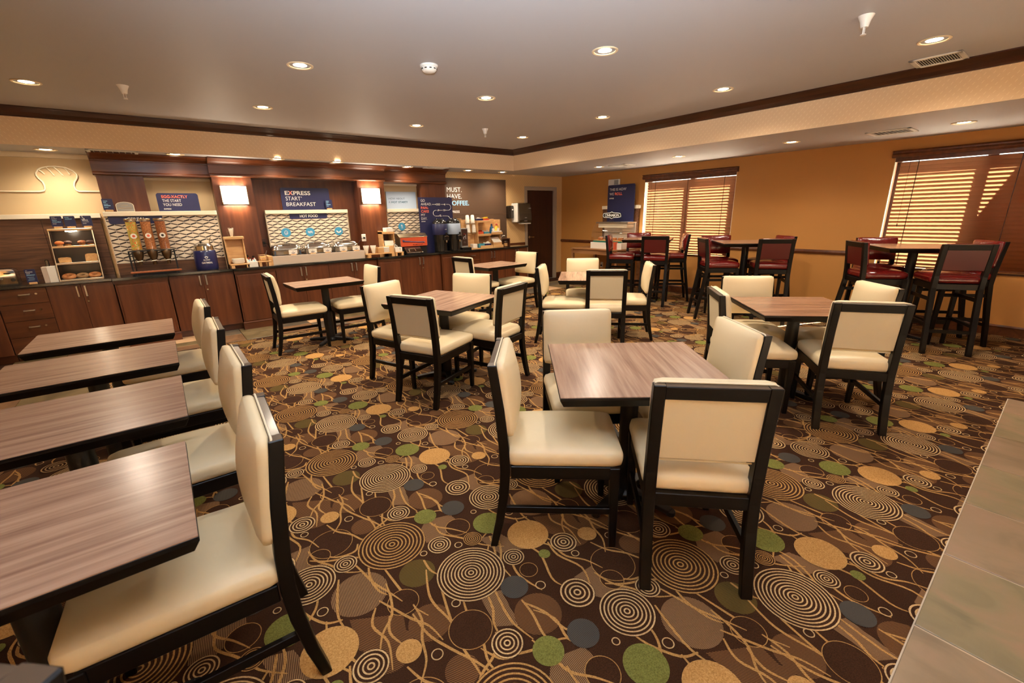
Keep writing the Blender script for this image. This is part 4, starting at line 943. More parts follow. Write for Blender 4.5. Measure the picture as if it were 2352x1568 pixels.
for (x, tx) in ((-.885, [('NUT', .012, .10, .008, white, 0, .03), ('ALLERGY', .012, .086, .008, white, 0, .045), ('TRAYS', .012, .066, .011, cyan, 2, .04), ('AVAILABLE', .012, .048, .011, cyan, 2, .07), ('EXPRESS', .012, .03, .006, white, 1, .03)]),
                (-.775, [('FOOD', .012, .095, .011, cyan, 2, .035), ('ALLERGY', .012, .078, .011, cyan, 2, .06), ]), (-.632, [('SERVICE', .012, .062, .012, white, 2, .05), ('AVAILABLE', .012, .045, .009, white, 0, .055), ('EXPRESS', .012, .028, .006, white, 1, .03)])):
    lab = {-.885: 'navy nut tray card, leftmost on top of the pastry case', -.775: 'navy food allergy card, middle one on top of the pastry case', -.632: 'navy card with wheelchair symbol on top of the pastry case'}[x]
    c = card(x, 7.33, CT+.586, .096, .118, lab, tx)
    if x == -.632:
        B().tube([(-.028+.011*math.cos(a), -.004, .105+.011*math.sin(a)) for a in np.linspace(-2.6, .9, 10)], .0022, 6).tube([(-.028, -.004, .128), (-.028, -.004, .112), (-.018, -.004, .112), (-.012, -.004, .098)], .0024, 6).lathe([(.004, -.001), (.004, .001)], (-.028, -.004, .133), 10, 0, True, 'y').obj('wheelchair_symbol', [white], c)
sh = [CT+.012, CT+.198, CT+.383]
def muff(x, y, lab, m=muffin):
    t = at('muffin', lab, 'muffin', x, y, sh[2], 0, 'muffins'); B().lathe([(.024, 0), (.031, .03)], seg=16).obj('paper_cup', [bread], t, True); B().lathe([(.031, .028), (.041, .036), (.038, .052), (.02, .064), (.001, .066)], seg=16).obj('crown', [m], t, True)
orm = mat('orange_muffin_crust', srgb(196, 104, 42), .7, bump=dict(scale=80, s=.5, d=.01)); choc = mat('dark_muffin_crust', srgb(70, 40, 28), .7, bump=dict(scale=80, s=.6, d=.01))
muff(-.91, 7.27, 'orange muffin at left on the top tier of the pastry case', orm); muff(-.845, 7.31, 'dark muffin beside the orange muffin on the top tier', choc); muff(-.72, 7.28, 'brown muffin right of the knob on the top tier'); muff(-.648, 7.27, 'blueberry muffin at the right end of the top tier', choc)
sl_me = B().prism([(-.052, 0), (-.055, .085), (-.05, .1), (-.03, .108), (.03, .108), (.05, .1), (.055, .085), (.052, 0)], -.008, .008, 0, 'xz').mesh('slice', [toast], False, .003)
for x, rz, tilt, lab in ((-.895, 8, -62, 'tan slice of toast lying left on the middle tier'), (-.672, -4, -38, 'pale slice of bread propped right on the middle tier')):
    o = put('bread_slice', sl_me, None, (x, 7.20, sh[1]+.008), (rad(tilt), 0, rad(rz))); tag(o, lab, 'bread slice', 'bread slices')
bg = mat('bagel_crust', srgb(176, 104, 50), .55, var=dict(scale=25, cols=[srgb(156, 84, 38), srgb(200, 134, 72)]), bump=dict(scale=40, s=.2, d=.004)); sg_ = mat('seeded_crust', srgb(150, 110, 66), .7, bump=dict(scale=160, s=.7, d=.005))
def bagel(x, y, lab, m, R=.036, r=.021):
    t_ = [[((R+r*math.cos(b_))*math.cos(a), (R+r*math.cos(b_))*math.sin(a), r*.85*math.sin(b_)+.018) for b_ in np.linspace(0, 2*PI, 11)[:-1]] for a in np.linspace(0, 2*PI, 25)]
    o = B().loft(t_, 0, False).obj('bagel', [m], None, True); o.location = (x, y, sh[0]); o.rotation_euler = (rad(22), 0, 0); o.location.z += .02; tag(o, lab, 'bagel', 'bagels')
bagel(-.90, 7.20, 'large golden bagel at left on the bottom tier', bg, .04, .024); bagel(-.785, 7.19, 'seeded bagel in the middle of the bottom tier', sg_); bagel(-.68, 7.20, 'golden bagel at right on the bottom tier', bg, .038, .022)
# cereal dispenser
t = at('cereal_dispenser', 'cereal dispenser with three clear tubes on a dark stand', 'cereal dispenser', -.10, 7.22)
cere = [mat('fruit_cereal', srgb(200, 120, 40), .7, var=dict(scale=85, cols=[srgb(226, 90, 50), srgb(245, 170, 80), srgb(120, 170, 70), srgb(240, 205, 110)], lo=.3, hi=.7, detail=1), bump=dict(scale=110, s=.8, d=.01)),
        mat('flake_cereal', srgb(150, 84, 42), .7, var=dict(scale=95, cols=[srgb(150, 84, 46), srgb(220, 150, 92)], detail=2), bump=dict(scale=120, s=.8, d=.01)), mat('bran_cereal', srgb(110, 58, 28), .7, var=dict(scale=95, cols=[srgb(116, 62, 32), srgb(188, 116, 66)], detail=2), bump=dict(scale=120, s=.8, d=.01))]
for i, x in enumerate((-.135, .005, .145)):
    B().lathe([(.051, .31), (.051, .645)], (x, 0, 0), 24).obj('cereal_fill', [cere[i]], t, True)
    tb = B().lathe([(.0555, .30), (.0555, .66)], (x, 0, 0), 24, 0, False).obj('tube', [tubeglass], t, True)
    B().lathe([(.06, .655), (.06, .675), (.055, .68), (.001, .68)], (x, 0, 0), 24).obj('cap', [brass], t, True)
    B().lathe([(.052, .30), (.056, .28), (.05, .23), (.034, .19), (.024, .17), (.022, .12), (.001, .12)], (x, 0, 0), 24).obj('funnel', [mat('hammered_bronze', (.2, .15, .1), .32, 1.)] if i == 0 else [MATS['hammered_bronze']], t, True)
    B().tube([(x-.03, -.055, .165), (x+.03, -.055, .175)], .006, 8).obj('turn_knob', [brushed], t, True)
    b = B(); disc_xz(b, x, .475, .031, -.0575, -.0565, 22); lb = b.obj('label', [paperw], t); b = B(); disc_xz(b, x, .475, .015, -.0585, -.0578, 10); b.obj('label_art', [[orange, salmon, blackpl][i]], lb)
fr = B().box(-.23, .235, -.05, .06, .285, .297)
for x in (-.225, .225): fr.box(x-.008, x+.008, -.012, .012, .012, .29); fr.box(x-.012, x+.012, -.09, .09, 0, .014)
fr.box(-.225, .225, .04, .06, 0, .02).box(-.2, -.188, .04, .055, .02, .29); fr.obj('stand', [blackm], t, bevel=.002)
t = at('drip_tray', 'orange brown slatted tray in front of the cereal dispenser', 'tray', -.10, 7.125)
B().box(-.25, .26, -.03, .03, .03, .052).obj('tray', [mat('copper_tray', srgb(150, 84, 46), .4)], t, bevel=.008, seg=2)
for x in (-.2, .21): B().box(x-.01, x+.01, -.02, .02, 0, .03).obj('foot', [blackm], t)
for i in range(12): B().box(-.22+i*.039, -.2+i*.039, -.02, .02, .052, .0535).obj('slot', [blackm], t)
# oatmeal kettle
t = at('soup_kettle', 'navy oatmeal kettle with steel lid', 'kettle', .447, 7.25)
B().lathe([(.118, .0), (.128, .012), (.13, .05), (.13, .235), (.122, .255), (.12, .258)], seg=36).obj('body', [navyb], t, True); B().lathe([(.1185, .0), (.1215, .018), (.118, .024)], seg=36).obj('base_ring', [brass], t, True)
B().lathe([(.121, .258), (.112, .263), (.112, .315), (.106, .322), (.001, .322)], seg=36).obj('insert', [chrome], t, True); B().lathe([(.104, .3225), (.09, .345), (.05, .356), (.001, .358)], seg=32).obj('lid', [chrome], t, True)
B().lathe([(.012, .358), (.016, .375), (.001, .382)], (-.02, 0, 0), 14).obj('lid_knob', [blackpl], t, True); B().tube([(.07, -.02, .33), (.085, -.02, .40), (.10, -.025, .42)], .006, 8).obj('ladle', [chrome], t, True)
def curved_text(tx, w, z, h, R, par, m, yoff=0, bold=2, x0=None):
    o = lettering(tx, -w/2 if x0 is None else x0, z, h, 0, m, par, bold, w); me_ = o.data
    for v in me_.vertices:
        a = v.co.x/R; v.co.x = R*math.sin(a); v.co.y = yoff-R*math.cos(a)
    return o
curved_text('QUAKER', .075, .13, .016, .1315, t, white, 0, 1); curved_text('OATMEAL', .125, .09, .022, .1315, t, white)
b = B(); b.tube([(.012*math.cos(a), -.132, .168+.012*math.sin(a)) for a in np.linspace(0, 2*PI, 12)], .003, 6); b.tube([(-.022, -.131, .172), (0, -.133, .185), (.022, -.131, .172)], .003, 6); b.obj('emblem', [white], t)
# wooden stand with stirrers and napkins
t = at('condiment_stand', 'tall blonde wood stand holding a cup of stirrers', 'stand', .815, 7.215)
B().box(-.11, .105, .05, .065, .05, .385).obj('back', [blonde], t); B().box(-.12, -.105, -.02, .065, .05, .385).obj('side', [blonde], t); B().box(.09, .105, -.02, .065, .05, .385).obj('side', [blonde], t); B().box(-.125, .11, -.06, .07, .385, .42).obj('top_shelf', [blonde], t, bevel=.003)
B().box(-.115, .115, -.115, .065, .038, .056).obj('bottom_shelf', [blonde], t, bevel=.003); B().box(-.105, -.065, -.11, .06, 0, .038).obj('foot', [blonde], t); B().box(.075, .11, -.11, .06, 0, .038).obj('foot', [blonde], t)
t = at('stirrer_cup', 'clear cup full of white stirrers on the wood stand', 'cup', .79, 7.215, CT+.42); B().lathe([(.04, 0), (.052, .085)], seg=20).obj('cup', [tubeglass], t, True)
random.seed(4)
for i in range(14):
    a = random.random()*6.28; r = random.random()*.03; B().bar((r*math.cos(a)*.6, r*math.sin(a)*.6, .004), (r*1.5*math.cos(a), r*1.5*math.sin(a), .10+random.random()*.02), .009, .003).obj('stirrer', [paperw], t)
t = at('bowl_stack', 'stack of white paper bowls on the wood stand', 'bowls', .81, 7.17, CT+.056)
for i in range(4): B().loft([rr_ for rr_ in [[(x, y, .004+i*.014) for x, y in rrect(-.06, .06, -.045, .045, .02)], [(x, y, .026+i*.014) for x, y in rrect(-.075, .075, -.055, .055, .022)]]]).obj('bowl', [paperw], t)
for x, y, lab, m, hh in ((.945, 7.28, 'hot sauce bottle with dark cap behind the sugar box', amber, .14), (1.02, 7.33, 'red syrup bottle behind the sugar box', redpl, .12)):
    t = at('sauce_bottle', lab, 'bottle', x, y); B().lathe([(.026, 0), (.028, .01), (.028, hh*.55), (.012, hh*.8), (.011, hh*.9)], seg=16).obj('bottle', [m], t, True); B().lathe([(.013, hh*.9), (.012, hh*1.15), (.001, hh*1.16)], seg=14).obj('cap', [blackpl], t, True)
t = at('sugar_box', 'small white box of sugar packets', 'box', .968, 7.15); B().box(-.064, .064, -.045, .045, 0, .075).obj('box', [pwhite], t, bevel=.002)
for i in range(12):
    x = -.055+(i % 6)*.019; z_ = .078+random.random()*.03; B().box(x, x+.014, -.03+(i//6)*.03, -.026+(i//6)*.03, .05, z_+.012, 0, Matrix.Rotation(rad(random.uniform(-6, 6)), 4, 'Y')).obj('packet', [[paperw, cyan, pwhite][i % 3]], t)
t = at('wood_riser', 'small wood riser under the wire basket', 'stand', 1.115, 7.15)
B().box(-.075, .09, -.055, .055, .055, .07).obj('top', [blonde], t, bevel=.002); B().box(-.065, -.035, -.05, .05, 0, .055).obj('foot', [blonde], t); B().box(.05, .08, -.05, .05, 0, .055).obj('foot', [blonde], t)
t = at('wire_basket', 'wire basket of tan packets before the tray', 'basket', 1.11, 7.15, CT+.07)
for z_ in (.004, .04, .085): B().tube([(x, y, z_) for x, y in rrect(-.05, .05, -.035, .035, .01, n=2)], .0022, 6, 0, True).obj('wire_hoop', [brass], t)
for x, y in rrect(-.05, .05, -.035, .035, .012, n=1): B().tube([(x, y, .004), (x, y, .095)], .002, 6).obj('wire', [brass], t)
B().box(-.044, .044, -.03, .03, .004, .065).obj('packets', [toast], t, bevel=.006); B().tube([(.03, .0, .06), (.07, .02, .14)], .004, 6).obj('tong', [chrome], t)
# chafing station
t = at('chafing_tray', 'long greige box holding the chafing dishes', 'serving tray', 1.875, 7.29)
B().box(-.645, .69, -.17, -.15, 0, .124).obj('front_panel', [greige], t, bevel=.002); B().box(-.70, -.645, -.17, .17, 0, .13).obj('end_panel', [blonde], t, bevel=.002); B().box(.69, .70, -.17, .17, 0, .124).obj('end_panel', [greige], t, bevel=.002); B().box(-.645, .69, -.15, .17, .0, .118).obj('deck', [blackm], t)
def chafer(x, lab):
    t = at('chafing_dish', lab, 'chafing dish', x, 7.33, CT+.118, 0, 'chafing dishes'); a, d_ = .195, .125
    def ring(fx, fy, z): return [(px*fx, py*fy, z) for px, py in rrect(-1, 1, -1, 1, .35, n=4)]
    B().loft([ring(a*.9, d_*.9, .01), ring(a*.93, d_*.93, .07), ring(a, d_, .078)], 0).obj('water_pan', [brushed], t, True); B().loft([ring(a*1.04, d_*1.04, .078), ring(a*1.05, d_*1.05, .084), ring(a*1.04, d_*1.04, .09)], 0).obj('rim', [chrome], t, True)
    B().loft([ring(a, d_, .09), ring(a*.96, d_*.96, .115), ring(a*.84, d_*.84, .145), ring(a*.62, d_*.62, .165), ring(a*.3, d_*.3, .175)], 0).obj('roll_lid', [chrome], t, True)
    B().tube([(-.06, -d_*.75, .135), (-.05, -d_*.85, .17), (.05, -d_*.85, .17), (.06, -d_*.75, .135)], .006, 8).obj('lid_handle', [chrome], t, True)
    for sx in (-1, 1): B().bar((sx*a*.85, -d_*.8, .08), (sx*a*.9, -d_*.85, .0), .02, .012, 0, (0, 1, 0)).obj('leg', [chrome], t)
    B().box(-.06, .06, -d_*.98, -d_*.9, .02, .06).obj('burner_plate', [brass], t)
chafer(1.462, 'left steel chafing dish beneath the egg disc'); chafer(1.90, 'middle steel chafing dish beneath the bacon disc'); chafer(2.33, 'right steel chafing dish beneath the sausage disc')
for i, (x, tx, lab) in enumerate(((1.515, 'SAUSAGE', 'white food card before the left chafing dish'), (1.79, 'OMELETTE', 'white food card at the left of the middle chafing dish'), (2.005, 'BACON', 'white food card at the right of the middle chafing dish'), (2.247, 'EGGS', 'white food card at the left of the right chafing dish'), (2.45, 'GRAVY', 'white food card at the far right of the chafing tray'))):
    t = at('food_card', lab, 'sign', x, 7.134, CT+.124, 0, 'white food name cards'); B().box(-.058, .058, -.0015, .0015, .012, .075).obj('card', [paperw], t); B().box(-.04, .04, -.008, .01, 0, .014).obj('holder', [blonde], t); bars(t, [(-.025, .028, .05, .007), (-.015, .02, .03, .004)], -.002, navy); B().tube([(-.008, -.003, .056), (0, -.003, .05), (.008, -.003, .056)], .002, 5).obj('symbol', [navy], t)
# wood platform with utensil cups and plates
t = at('wood_platform', 'low wood platform right of the chafing tray', 'stand', 2.815, 7.13)
B().box(-.235, .245, -.07, .09, .048, .064).obj('top', [blonde], t, bevel=.002)
for x in (-.185, .22): B().box(x-.025, x+.025, -.07, .08, 0, .048).obj('foot', [blonde], t)
for x, lab in ((2.615, 'left clear cup of white plastic cutlery'), (2.718, 'right clear cup of white plastic cutlery')):
    t = at('cutlery_cup', lab, 'cup', x, 7.11 if x > 2.7 else 7.15, CT+.064, 0, 'cutlery cups'); B().lathe([(.036, 0), (.046, .09)], seg=18).obj('cup', [tubeglass], t, True)
    for i in range(12):
        a = 2*PI*i/12; r = .03; B().bar((r*.7*math.cos(a), r*.7*math.sin(a), .003), (r*1.5*math.cos(a), r*1.5*math.sin(a), .13), .012, .003).obj('handle', [paperw], t)
t = at('plate_holder', 'wood crate of white plates', 'crate', 2.92, 7.13, CT+.064)
B().box(-.135, -.12, -.055, .075, 0, .10).obj('end', [blonde], t); B().box(.12, .135, -.055, .075, 0, .10).obj('end', [blonde], t); B().box(-.12, -.04, -.062, -.05, 0, .095).obj('front_slat', [blonde], t); B().box(.06, .12, -.062, -.05, 0, .095).obj('front_slat', [blonde], t); B().box(-.13, .13, -.05, .07, 0, .008).obj('bottom', [blonde], t)
for i in range(7): B().box(-.115, .115, -.045, .07, .01+i*.012, .018+i*.012).obj('plate', [paperw], t)
t = at('box_stand', 'tall wood stand holding lidded white boxes', 'stand', 3.03, 7.29)
B().box(-.105, -.09, -.1, .1, 0, .41).obj('side', [blonde], t); B().box(.09, .105, -.1, .1, 0, .38).obj('side', [blonde], t); B().box(-.105, .11, -.12, .1, .36, .395).obj('top_shelf', [blonde], t, bevel=.002); B().box(-.09, .09, -.11, .1, .14, .15).obj('shelf', [blonde], t); B().box(-.09, .09, .085, .1, 0, .36).obj('back', [blonde], t); B().box(-.1, .1, -.125, -.11, .14, .17).obj('front_lip', [blonde], t)
tag(B().box(3.0, 3.115, 7.18, 7.33, CT+.396, CT+.46).obj('paper_box', [paperw], bevel=.004), 'open white box on top of the tall wood stand', 'box')
tag(B().box(2.955, 3.105, 7.175, 7.34, CT+.1505, CT+.25).obj('paper_box', [pwhite], bevel=.003), 'white drawer box on the lower shelf of the tall wood stand', 'box')
t = at('wood_riser', 'small wood riser beneath the white cutlery box', 'stand', 3.15, 7.125); B().box(-.075, .08, -.055, .055, .05, .063).obj('top', [blonde], t); B().box(-.07, -.035, -.05, .05, 0, .05).obj('foot', [blonde], t); B().box(.04, .075, -.05, .05, 0, .05).obj('foot', [blonde], t)
t = at('cutlery_box', 'white box with black cutlery left of the pancake machine', 'box', 3.15, 7.13, CT+.063); B().box(-.062, .062, -.04, .04, 0, .075).obj('box', [pwhite], t, bevel=.002); B().box(.02, .026, -.0415, -.04, .03, .07).obj('slot', [blackpl], t)
for i in range(5): B().bar((-.04+i*.014, .01, .02), (-.05+i*.012, .02, .15-.01*i), .012, .005).obj('knife', [blackpl if i % 2 else paperw], t)
# pancake machine
t = at('pancake_machine', 'steel pancake machine with orange front panel', 'pancake machine', 3.49, 7.27)
B().box(-.26, .26, -.04, .12, 0, .14).obj('base', [blackm], t); B().box(-.255, .265, -.07, .13, .14, .29).obj('body', [brushed], t, bevel=.004); B().prism([(-.075, .28), (-.075, .295), (.0, .345), (.13, .35), (.13, .28)], -.265, .27, 0, 'yz').obj('hood', [brass], t, bevel=.003)
B().box(-.245, .258, -.0735, -.071, .135, .283).obj('front_panel', [orange], t); pn = B().tube([(-.21, -.077, .225), (-.195, -.077, .23), (-.18, -.077, .225)], [.014, .02, .014], 8); pn.tube([(-.18, -.077, .222), (.05, -.077, .203), (.2, -.077, .193)], [.010, .0075, .011], 8); pn.obj('utensil_print', [navyb], t, True)
lettering('IN A MINUTE FLAT', -.02, .15, .016, -.075, blackpl, t, 2, .19); bars(t, [(.11, .298, .08, .012)], -.0755, navy)
t = at('catch_tray', 'shiny steel catch tray sloping beneath the pancake machine', 'tray', 3.445, 7.13); B().prism([(-.045, .028), (-.045, .036), (.06, .118), (.06, .11)], -.145, .15, 0, 'yz').obj('plate', [chrome], t, bevel=.002); B().box(-.12, .12, -.03, .06, 0, .02).obj('foot', [blackm], t)
for sx in (-1, 1): B().box(sx*.12-.008, sx*.12+.008, .035, .05, .02, .105).obj('support', [blackm], t)
B().tube([(-.09, -.03, .052), (-.085, .02, .092), (-.03, .03, .1), (.03, .03, .1), (.03, -.02, .06)], .004, 6).obj('raised_rim', [brass], t)
# coffee urns
for x, m, lab, tx in ((4.03, navy, 'black coffee urn with a navy band', 'COFFEE'), (4.31, pale, 'black coffee urn with a pale blue band', 'DECAF')):
    t = at('coffee_urn', lab, 'coffee urn', x, 7.215, CT, 0, 'coffee urns')
    B().lathe([(.11, 0), (.12, .01), (.12, .30), (.124, .31)], seg=32).obj('base', [blackpl], t, True); B().lathe([(.13, .305), (.134, .31), (.134, .49), (.13, .495)], seg=36).obj('band', [m], t, True); B().lathe([(.131, .495), (.128, .52), (.11, .55), (.07, .572), (.03, .58), (.001, .58)], seg=32).obj('lid', [blackpl], t, True)
    B().box(.0, .09, -.155, -.10, .20, .29).obj('tap_body', [blackpl], t, bevel=.01, seg=2); B().box(.03, .06, -.165, -.14, .29, .345).obj('tap_lever', [blackpl], t, bevel=.006); B().cyl((.045, -.145, .17), .014, .04, 14).obj('spout', [chrome], t, True); B().box(-.02, .11, -.175, -.10, .002, .02).obj('drip_tray', [blackpl], t, bevel=.004)
    B().tube([(.005, -.15, .275), (.045, -.165, .285), (.085, -.15, .275)], .005, 8).obj('chrome_trim', [chrome], t, True)
    curved_text('COFFEE', .05, .39, .013, .1355, t, white, 0, 2, .03) if x < 4.2 else None
    for k in (-.05, .05): B().box(k-.02, k+.02, -.03, .03, .56, .585).obj('lid_latch', [blackpl], t, bevel=.006)
t = at('hot_water_tower', 'slim hot drink dispenser with brown front and red swirl', 'dispenser', 4.52, 7.18)
B().box(-.085, .11, -.07, .09, 0, .05).obj('base', [blackpl], t, bevel=.003); B().box(-.075, .075, -.01, .09, .05, .40).obj('column', [greypl], t, bevel=.003); B().box(-.065, .065, -.014, -.0105, .08, .385).obj('front_label', [mat('brown_label', srgb(62, 40, 30), .4)], t)
B().tube([(-.02, -.017, .20), (-.03, -.017, .23), (-.005, -.017, .25), (.01, -.017, .24)], .004, 6).obj('swirl', [white], t); B().tube([(-.02, -.017, .29), (.0, -.017, .30), (.025, -.017, .285)], .005, 6).obj('swirl', [redpl], t); lettering('HOT', -.02, .15, .012, -.0165, greypl, t, 0, .03); lettering('WATER', -.028, .13, .012, -.0165, greypl, t, 0, .05); B().tube([(.02, -.016, .285), (.024, -.016, .2)], .003, 6).obj('stem', [white], t)
# wood drink rack
t = at('drink_rack', 'blonde wood rack for cups, creamers and napkins', 'rack', 4.96, 7.31)
def RB(n, *a, m=blonde): return B().box(*a).obj(n, [m], t, bevel=.002)
RB('side', -.43, -.415, -.02, .12, 0, .575); RB('divider', -.115, -.10, -.11, .12, 0, .53); RB('divider', .185, .20, -.08, .12, 0, .28); RB('side', .43, .445, -.09, .12, 0, .54); RB('back', -.415, .43, .11, .12, 0, .55); RB('base_shelf', -.43, .45, -.17, .12, 0, .02)
RB('shelf', -.10, .19, -.11, .11, .235, .26); RB('shelf', -.10, .19, -.10, .11, .49, .51); RB('shelf_front', -.10, .19, -.12, -.11, .235, .28); RB('shelf_front', -.10, .185, -.12, -.11, .49, .53); RB('right_shelf', .19, .45, -.13, .11, .26, .275); RB('right_tray_lip', .19, .455, -.15, -.13, .255, .30)
RB('cup_panel', -.41, -.12, .0, .02, .26, .52); RB('front_lip', -.10, .19, -.175, -.165, .0, .06); RB('front_lip', .2, .45, -.175, -.165, 0, .055); RB('lower_back', -.41, -.12, .02, .03, .02, .27)
cupme = None
def cupstack(x, y, z, rz, lab):
    t = thing('cup_stack', lab, 'cups', (x, y, z), 0, 'leaning foam cup stacks'); T = Matrix.Rotation(rad(-18), 4, 'X') @ Matrix.Rotation(rad(rz), 4, 'Y')
    for i in range(4):
        b = B().lathe([(.044, i*.016), (.040, i*.016+.004), (.040, .014+i*.016), (.032, .105+i*.016), (.028, .11+i*.016), (.001, .11+i*.016)], seg=18)
        b.v = [tuple(T @ Vector(v)) for v in b.v]; b.obj('cup', [foam], t, True)
    b = B().tube([(.0365*math.cos(a), .0365*math.sin(a), .085+.012*math.sin(a)) for a in np.linspace(-2.2, -.9, 8)], .0028, 6); b.v = [tuple(T @ Vector(v)) for v in b.v]; b.obj('cup_mark', [greypl], t)
cupstack(4.655, 7.25, CT+.48, 10, 'upper left leaning stack of white cups on the rack'); cupstack(4.77, 7.25, CT+.48, 10, 'upper right leaning stack of white cups on the rack'); cupstack(4.655, 7.24, CT+.305, 10, 'lower left leaning stack of white cups on the rack'); cupstack(4.785, 7.24, CT+.305, 10, 'lower right leaning stack of white cups on the rack')
def bin_(x, y, z, w, h, m, lab, fill=None):
    t = thing('packet_bin', lab, 'bin', (x, y, z), 0, 'small packet bins'); d_ = .10
    for a in ((-w/2, w/2, -d_/2, -d_/2+.004, 0, h), (-w/2, w/2, d_/2-.004, d_/2, 0, h), (-w/2, -w/2+.004, -d_/2, d_/2, 0, h), (w/2-.004, w/2, -d_/2, d_/2, 0, h), (-w/2, w/2, -d_/2, d_/2, 0, .004)): pass
    B().box(-w/2, w/2, -d_/2, -d_/2+.004, 0, h).box(-w/2, w/2, d_/2-.004, d_/2, 0, h).box(-w/2, -w/2+.004, -d_/2+.004, d_/2-.004, 0, h).box(w/2-.004, w/2, -d_/2+.004, d_/2-.004, 0, h).box(-w/2, w/2, -d_/2, d_/2, 0, .004).obj('bin', [m], t)
    if fill == 'pods':
        for i in range(9):
            o = B().lathe([(.0, -.018), (.014, -.014), (.019, .004), (.014, .014), (.001, .016)], seg=12).obj('creamer', [paperw], t, True); o.location = (-w*.32+(i % 3)*w*.32, -.03+(i//3)*.03, h-.005+random.random()*.03)
    elif fill:
        for i in range(7): B().box(-w*.4+i*w*.12, -w*.4+i*w*.12+.006, -.035, .03, .01, h+random.random()*.03).obj('packet', [fill], t)
bin_(4.915, 7.255, CT+.511, .135, .055, navyb, 'navy bin on the top shelf of the drink rack', paperw); bin_(5.058, 7.255, CT+.511, .13, .055, orange, 'orange bin on the top shelf of the drink rack', yellow)
bin_(4.915, 7.255, CT+.261, .135, .06, orange, 'orange bin on the middle shelf of the drink rack', redpl); bin_(5.06, 7.255, CT+.261, .125, .055, tealbin, 'teal bin on the middle shelf of the drink rack', paperw)
bin_(4.905, 7.215, CT+.021, .135, .075, tealbin, 'teal bin on the bottom of the drink rack'); bin_(5.06, 7.215, CT+.021, .14, .07, navyb, 'navy bin of white creamers on the bottom of the rack', 'pods')
for x, m, cap_, lab in ((5.205, bluebt, navy, 'blue creamer bottle on the drink rack'), (5.325, yellow, redpl, 'yellow creamer bottle with red cap on the drink rack')):
    t = thing('creamer_bottle', lab, 'bottle', (x, 7.24, CT+.276), 0, 'creamer bottles'); B().lathe([(.045, 0), (.05, .01), (.05, .07), (.04, .11), (.022, .14), (.02, .15)], seg=20, sy=.7).obj('bottle', [m], t, True); B().lathe([(.021, .15), (.02, .165), (.012, .185), (.001, .187)], seg=16).obj('cap', [cap_], t, True)
    b = B(); disc_xz(b, .012, .075, .03, -.037, -.0345, 18); b.obj('label', [paperw], t)
t = thing('lid_box', 'slanted box of flat white lids on the drink rack', 'box', (5.285, 7.23, CT+.021)); B().extrude_x([(-.05, 0), (-.05, .08), (.06, .17), (.06, 0)], -.09, .12).obj('box', [blonde], t); B().prism([(-.052, .083), (-.05, .088), (.058, .178), (.06, .173)], -.085, .11, 0, 'yz').obj('lids', [paperw], t)
tag(B().box(5.18, 5.39, 7.16, 7.26, CT+.30, CT+.325).obj('napkin_stack', [paperw], bevel=.002), 'stack of white napkins on the right shelf of the rack', 'napkins')
tag(B().box(4.70, 4.80, 7.16, 7.27, CT+.021, CT+.10).obj('napkin_box', [foam], bevel=.01, seg=2), 'small white napkin pack at the bottom left of the rack', 'napkins')
# sink corner
t = at('faucet', 'small curved chrome faucet near the door', 'faucet', 5.53, 7.36); B().lathe([(.026, 0), (.022, .02), (.012, .03)], seg=18).obj('base', [chrome], t, True); B().tube([(0, 0, .02), (0, 0, .16)]+[(.05-.05*math.cos(a), -.01*a, .16+.055*math.sin(a)) for a in np.linspace(.2, PI*.95, 9)], .009, 10).obj('spout', [chrome], t, True); B().tube([(0, -.01, .05), (-.05, -.02, .07)], .006, 8).obj('lever', [chrome], t, True)
t = at('wood_cubby', 'small open wood cubby beside the faucet', 'cubby', 5.65, 7.44); B().box(-.12, .12, -.06, .06, .135, .152).box(-.12, -.105, -.06, .06, 0, .135).box(.105, .12, -.06, .06, 0, .135).box(-.105, .105, .05, .06, 0, .135).obj('frame', [cherry_h], t)
t = at('glass_jar', 'short clear glass jar in front of the wood cubby', 'jar', 5.56, 7.26); B().lathe([(.038, 0), (.042, .01), (.042, .08), (.036, .1)], seg=20).obj('jar', [glass], t, True); B().lathe([(.038, .1), (.038, .112), (.001, .114)], seg=20).obj('lid', [chrome], t, True); B().lathe([(.036, .012), (.036, .07)], seg=18).obj('contents', [toast], t, True)

# ------------------------------------------------------------------ roll station by the window wall
t = at('console_table', 'wood console table against the gold wall near the corner', 'table', 7.13, 6.05, 0)
B().box(-.36, .42, -.68, .55, .775, .80).obj('table_top', [mat('console_wood', srgb(150, 104, 66), .35, var=dict(scale=(20, 2, 20), cols=[srgb(120, 78, 46), srgb(168, 120, 78)]))], t, bevel=.003); cw = MATS['console_wood']
for x in (-.32, .38):
    for y in (-.64, .51): B().box(x-.025, x+.025, y-.025, y+.025, 0, .775).obj('leg', [cw], t)
B().box(-.34, -.32, -.63, .5, .69, .775).box(-.33, .38, .5, .52, .69, .775).box(-.33, .38, -.65, -.63, .69, .775).obj('apron', [cw], t)
t = thing('roll_case', 'curved clear case of baked rolls on the console table', 'display case', (7.12, 5.80, .80))
B().box(-.22, .22, -.42, .36, 0, .12).obj('base', [pwhite], t, bevel=.003)
arc = [(-.22, .125)]+[(-.22+.0+.17*(1-math.cos(a)), .125+.36*math.sin(a)) for a in np.linspace(.1, PI/2, 8)]+[(.2, .485)]
b = B()
arc2 = [(x+.004, z-.004) for x, z in arc]
b.loft([[(x, -.40, z) for x, z in arc], [(x, .35, z) for x, z in arc]], 0, False, False).obj('curved_glass', [glass], t, True)
for y in (-.40, .35): B().prism(arc+[(.2, .125)], y-.002, y+.002, 0, 'xz').obj('end_glass', [glass], t)
B().box(-.06, .22, -.42, .37, .487, .51).obj('top_cap', [brushed], t, bevel=.002); B().box(.195, .215, -.41, .36, .12, .487).obj('rear_frame', [pwhite], t)
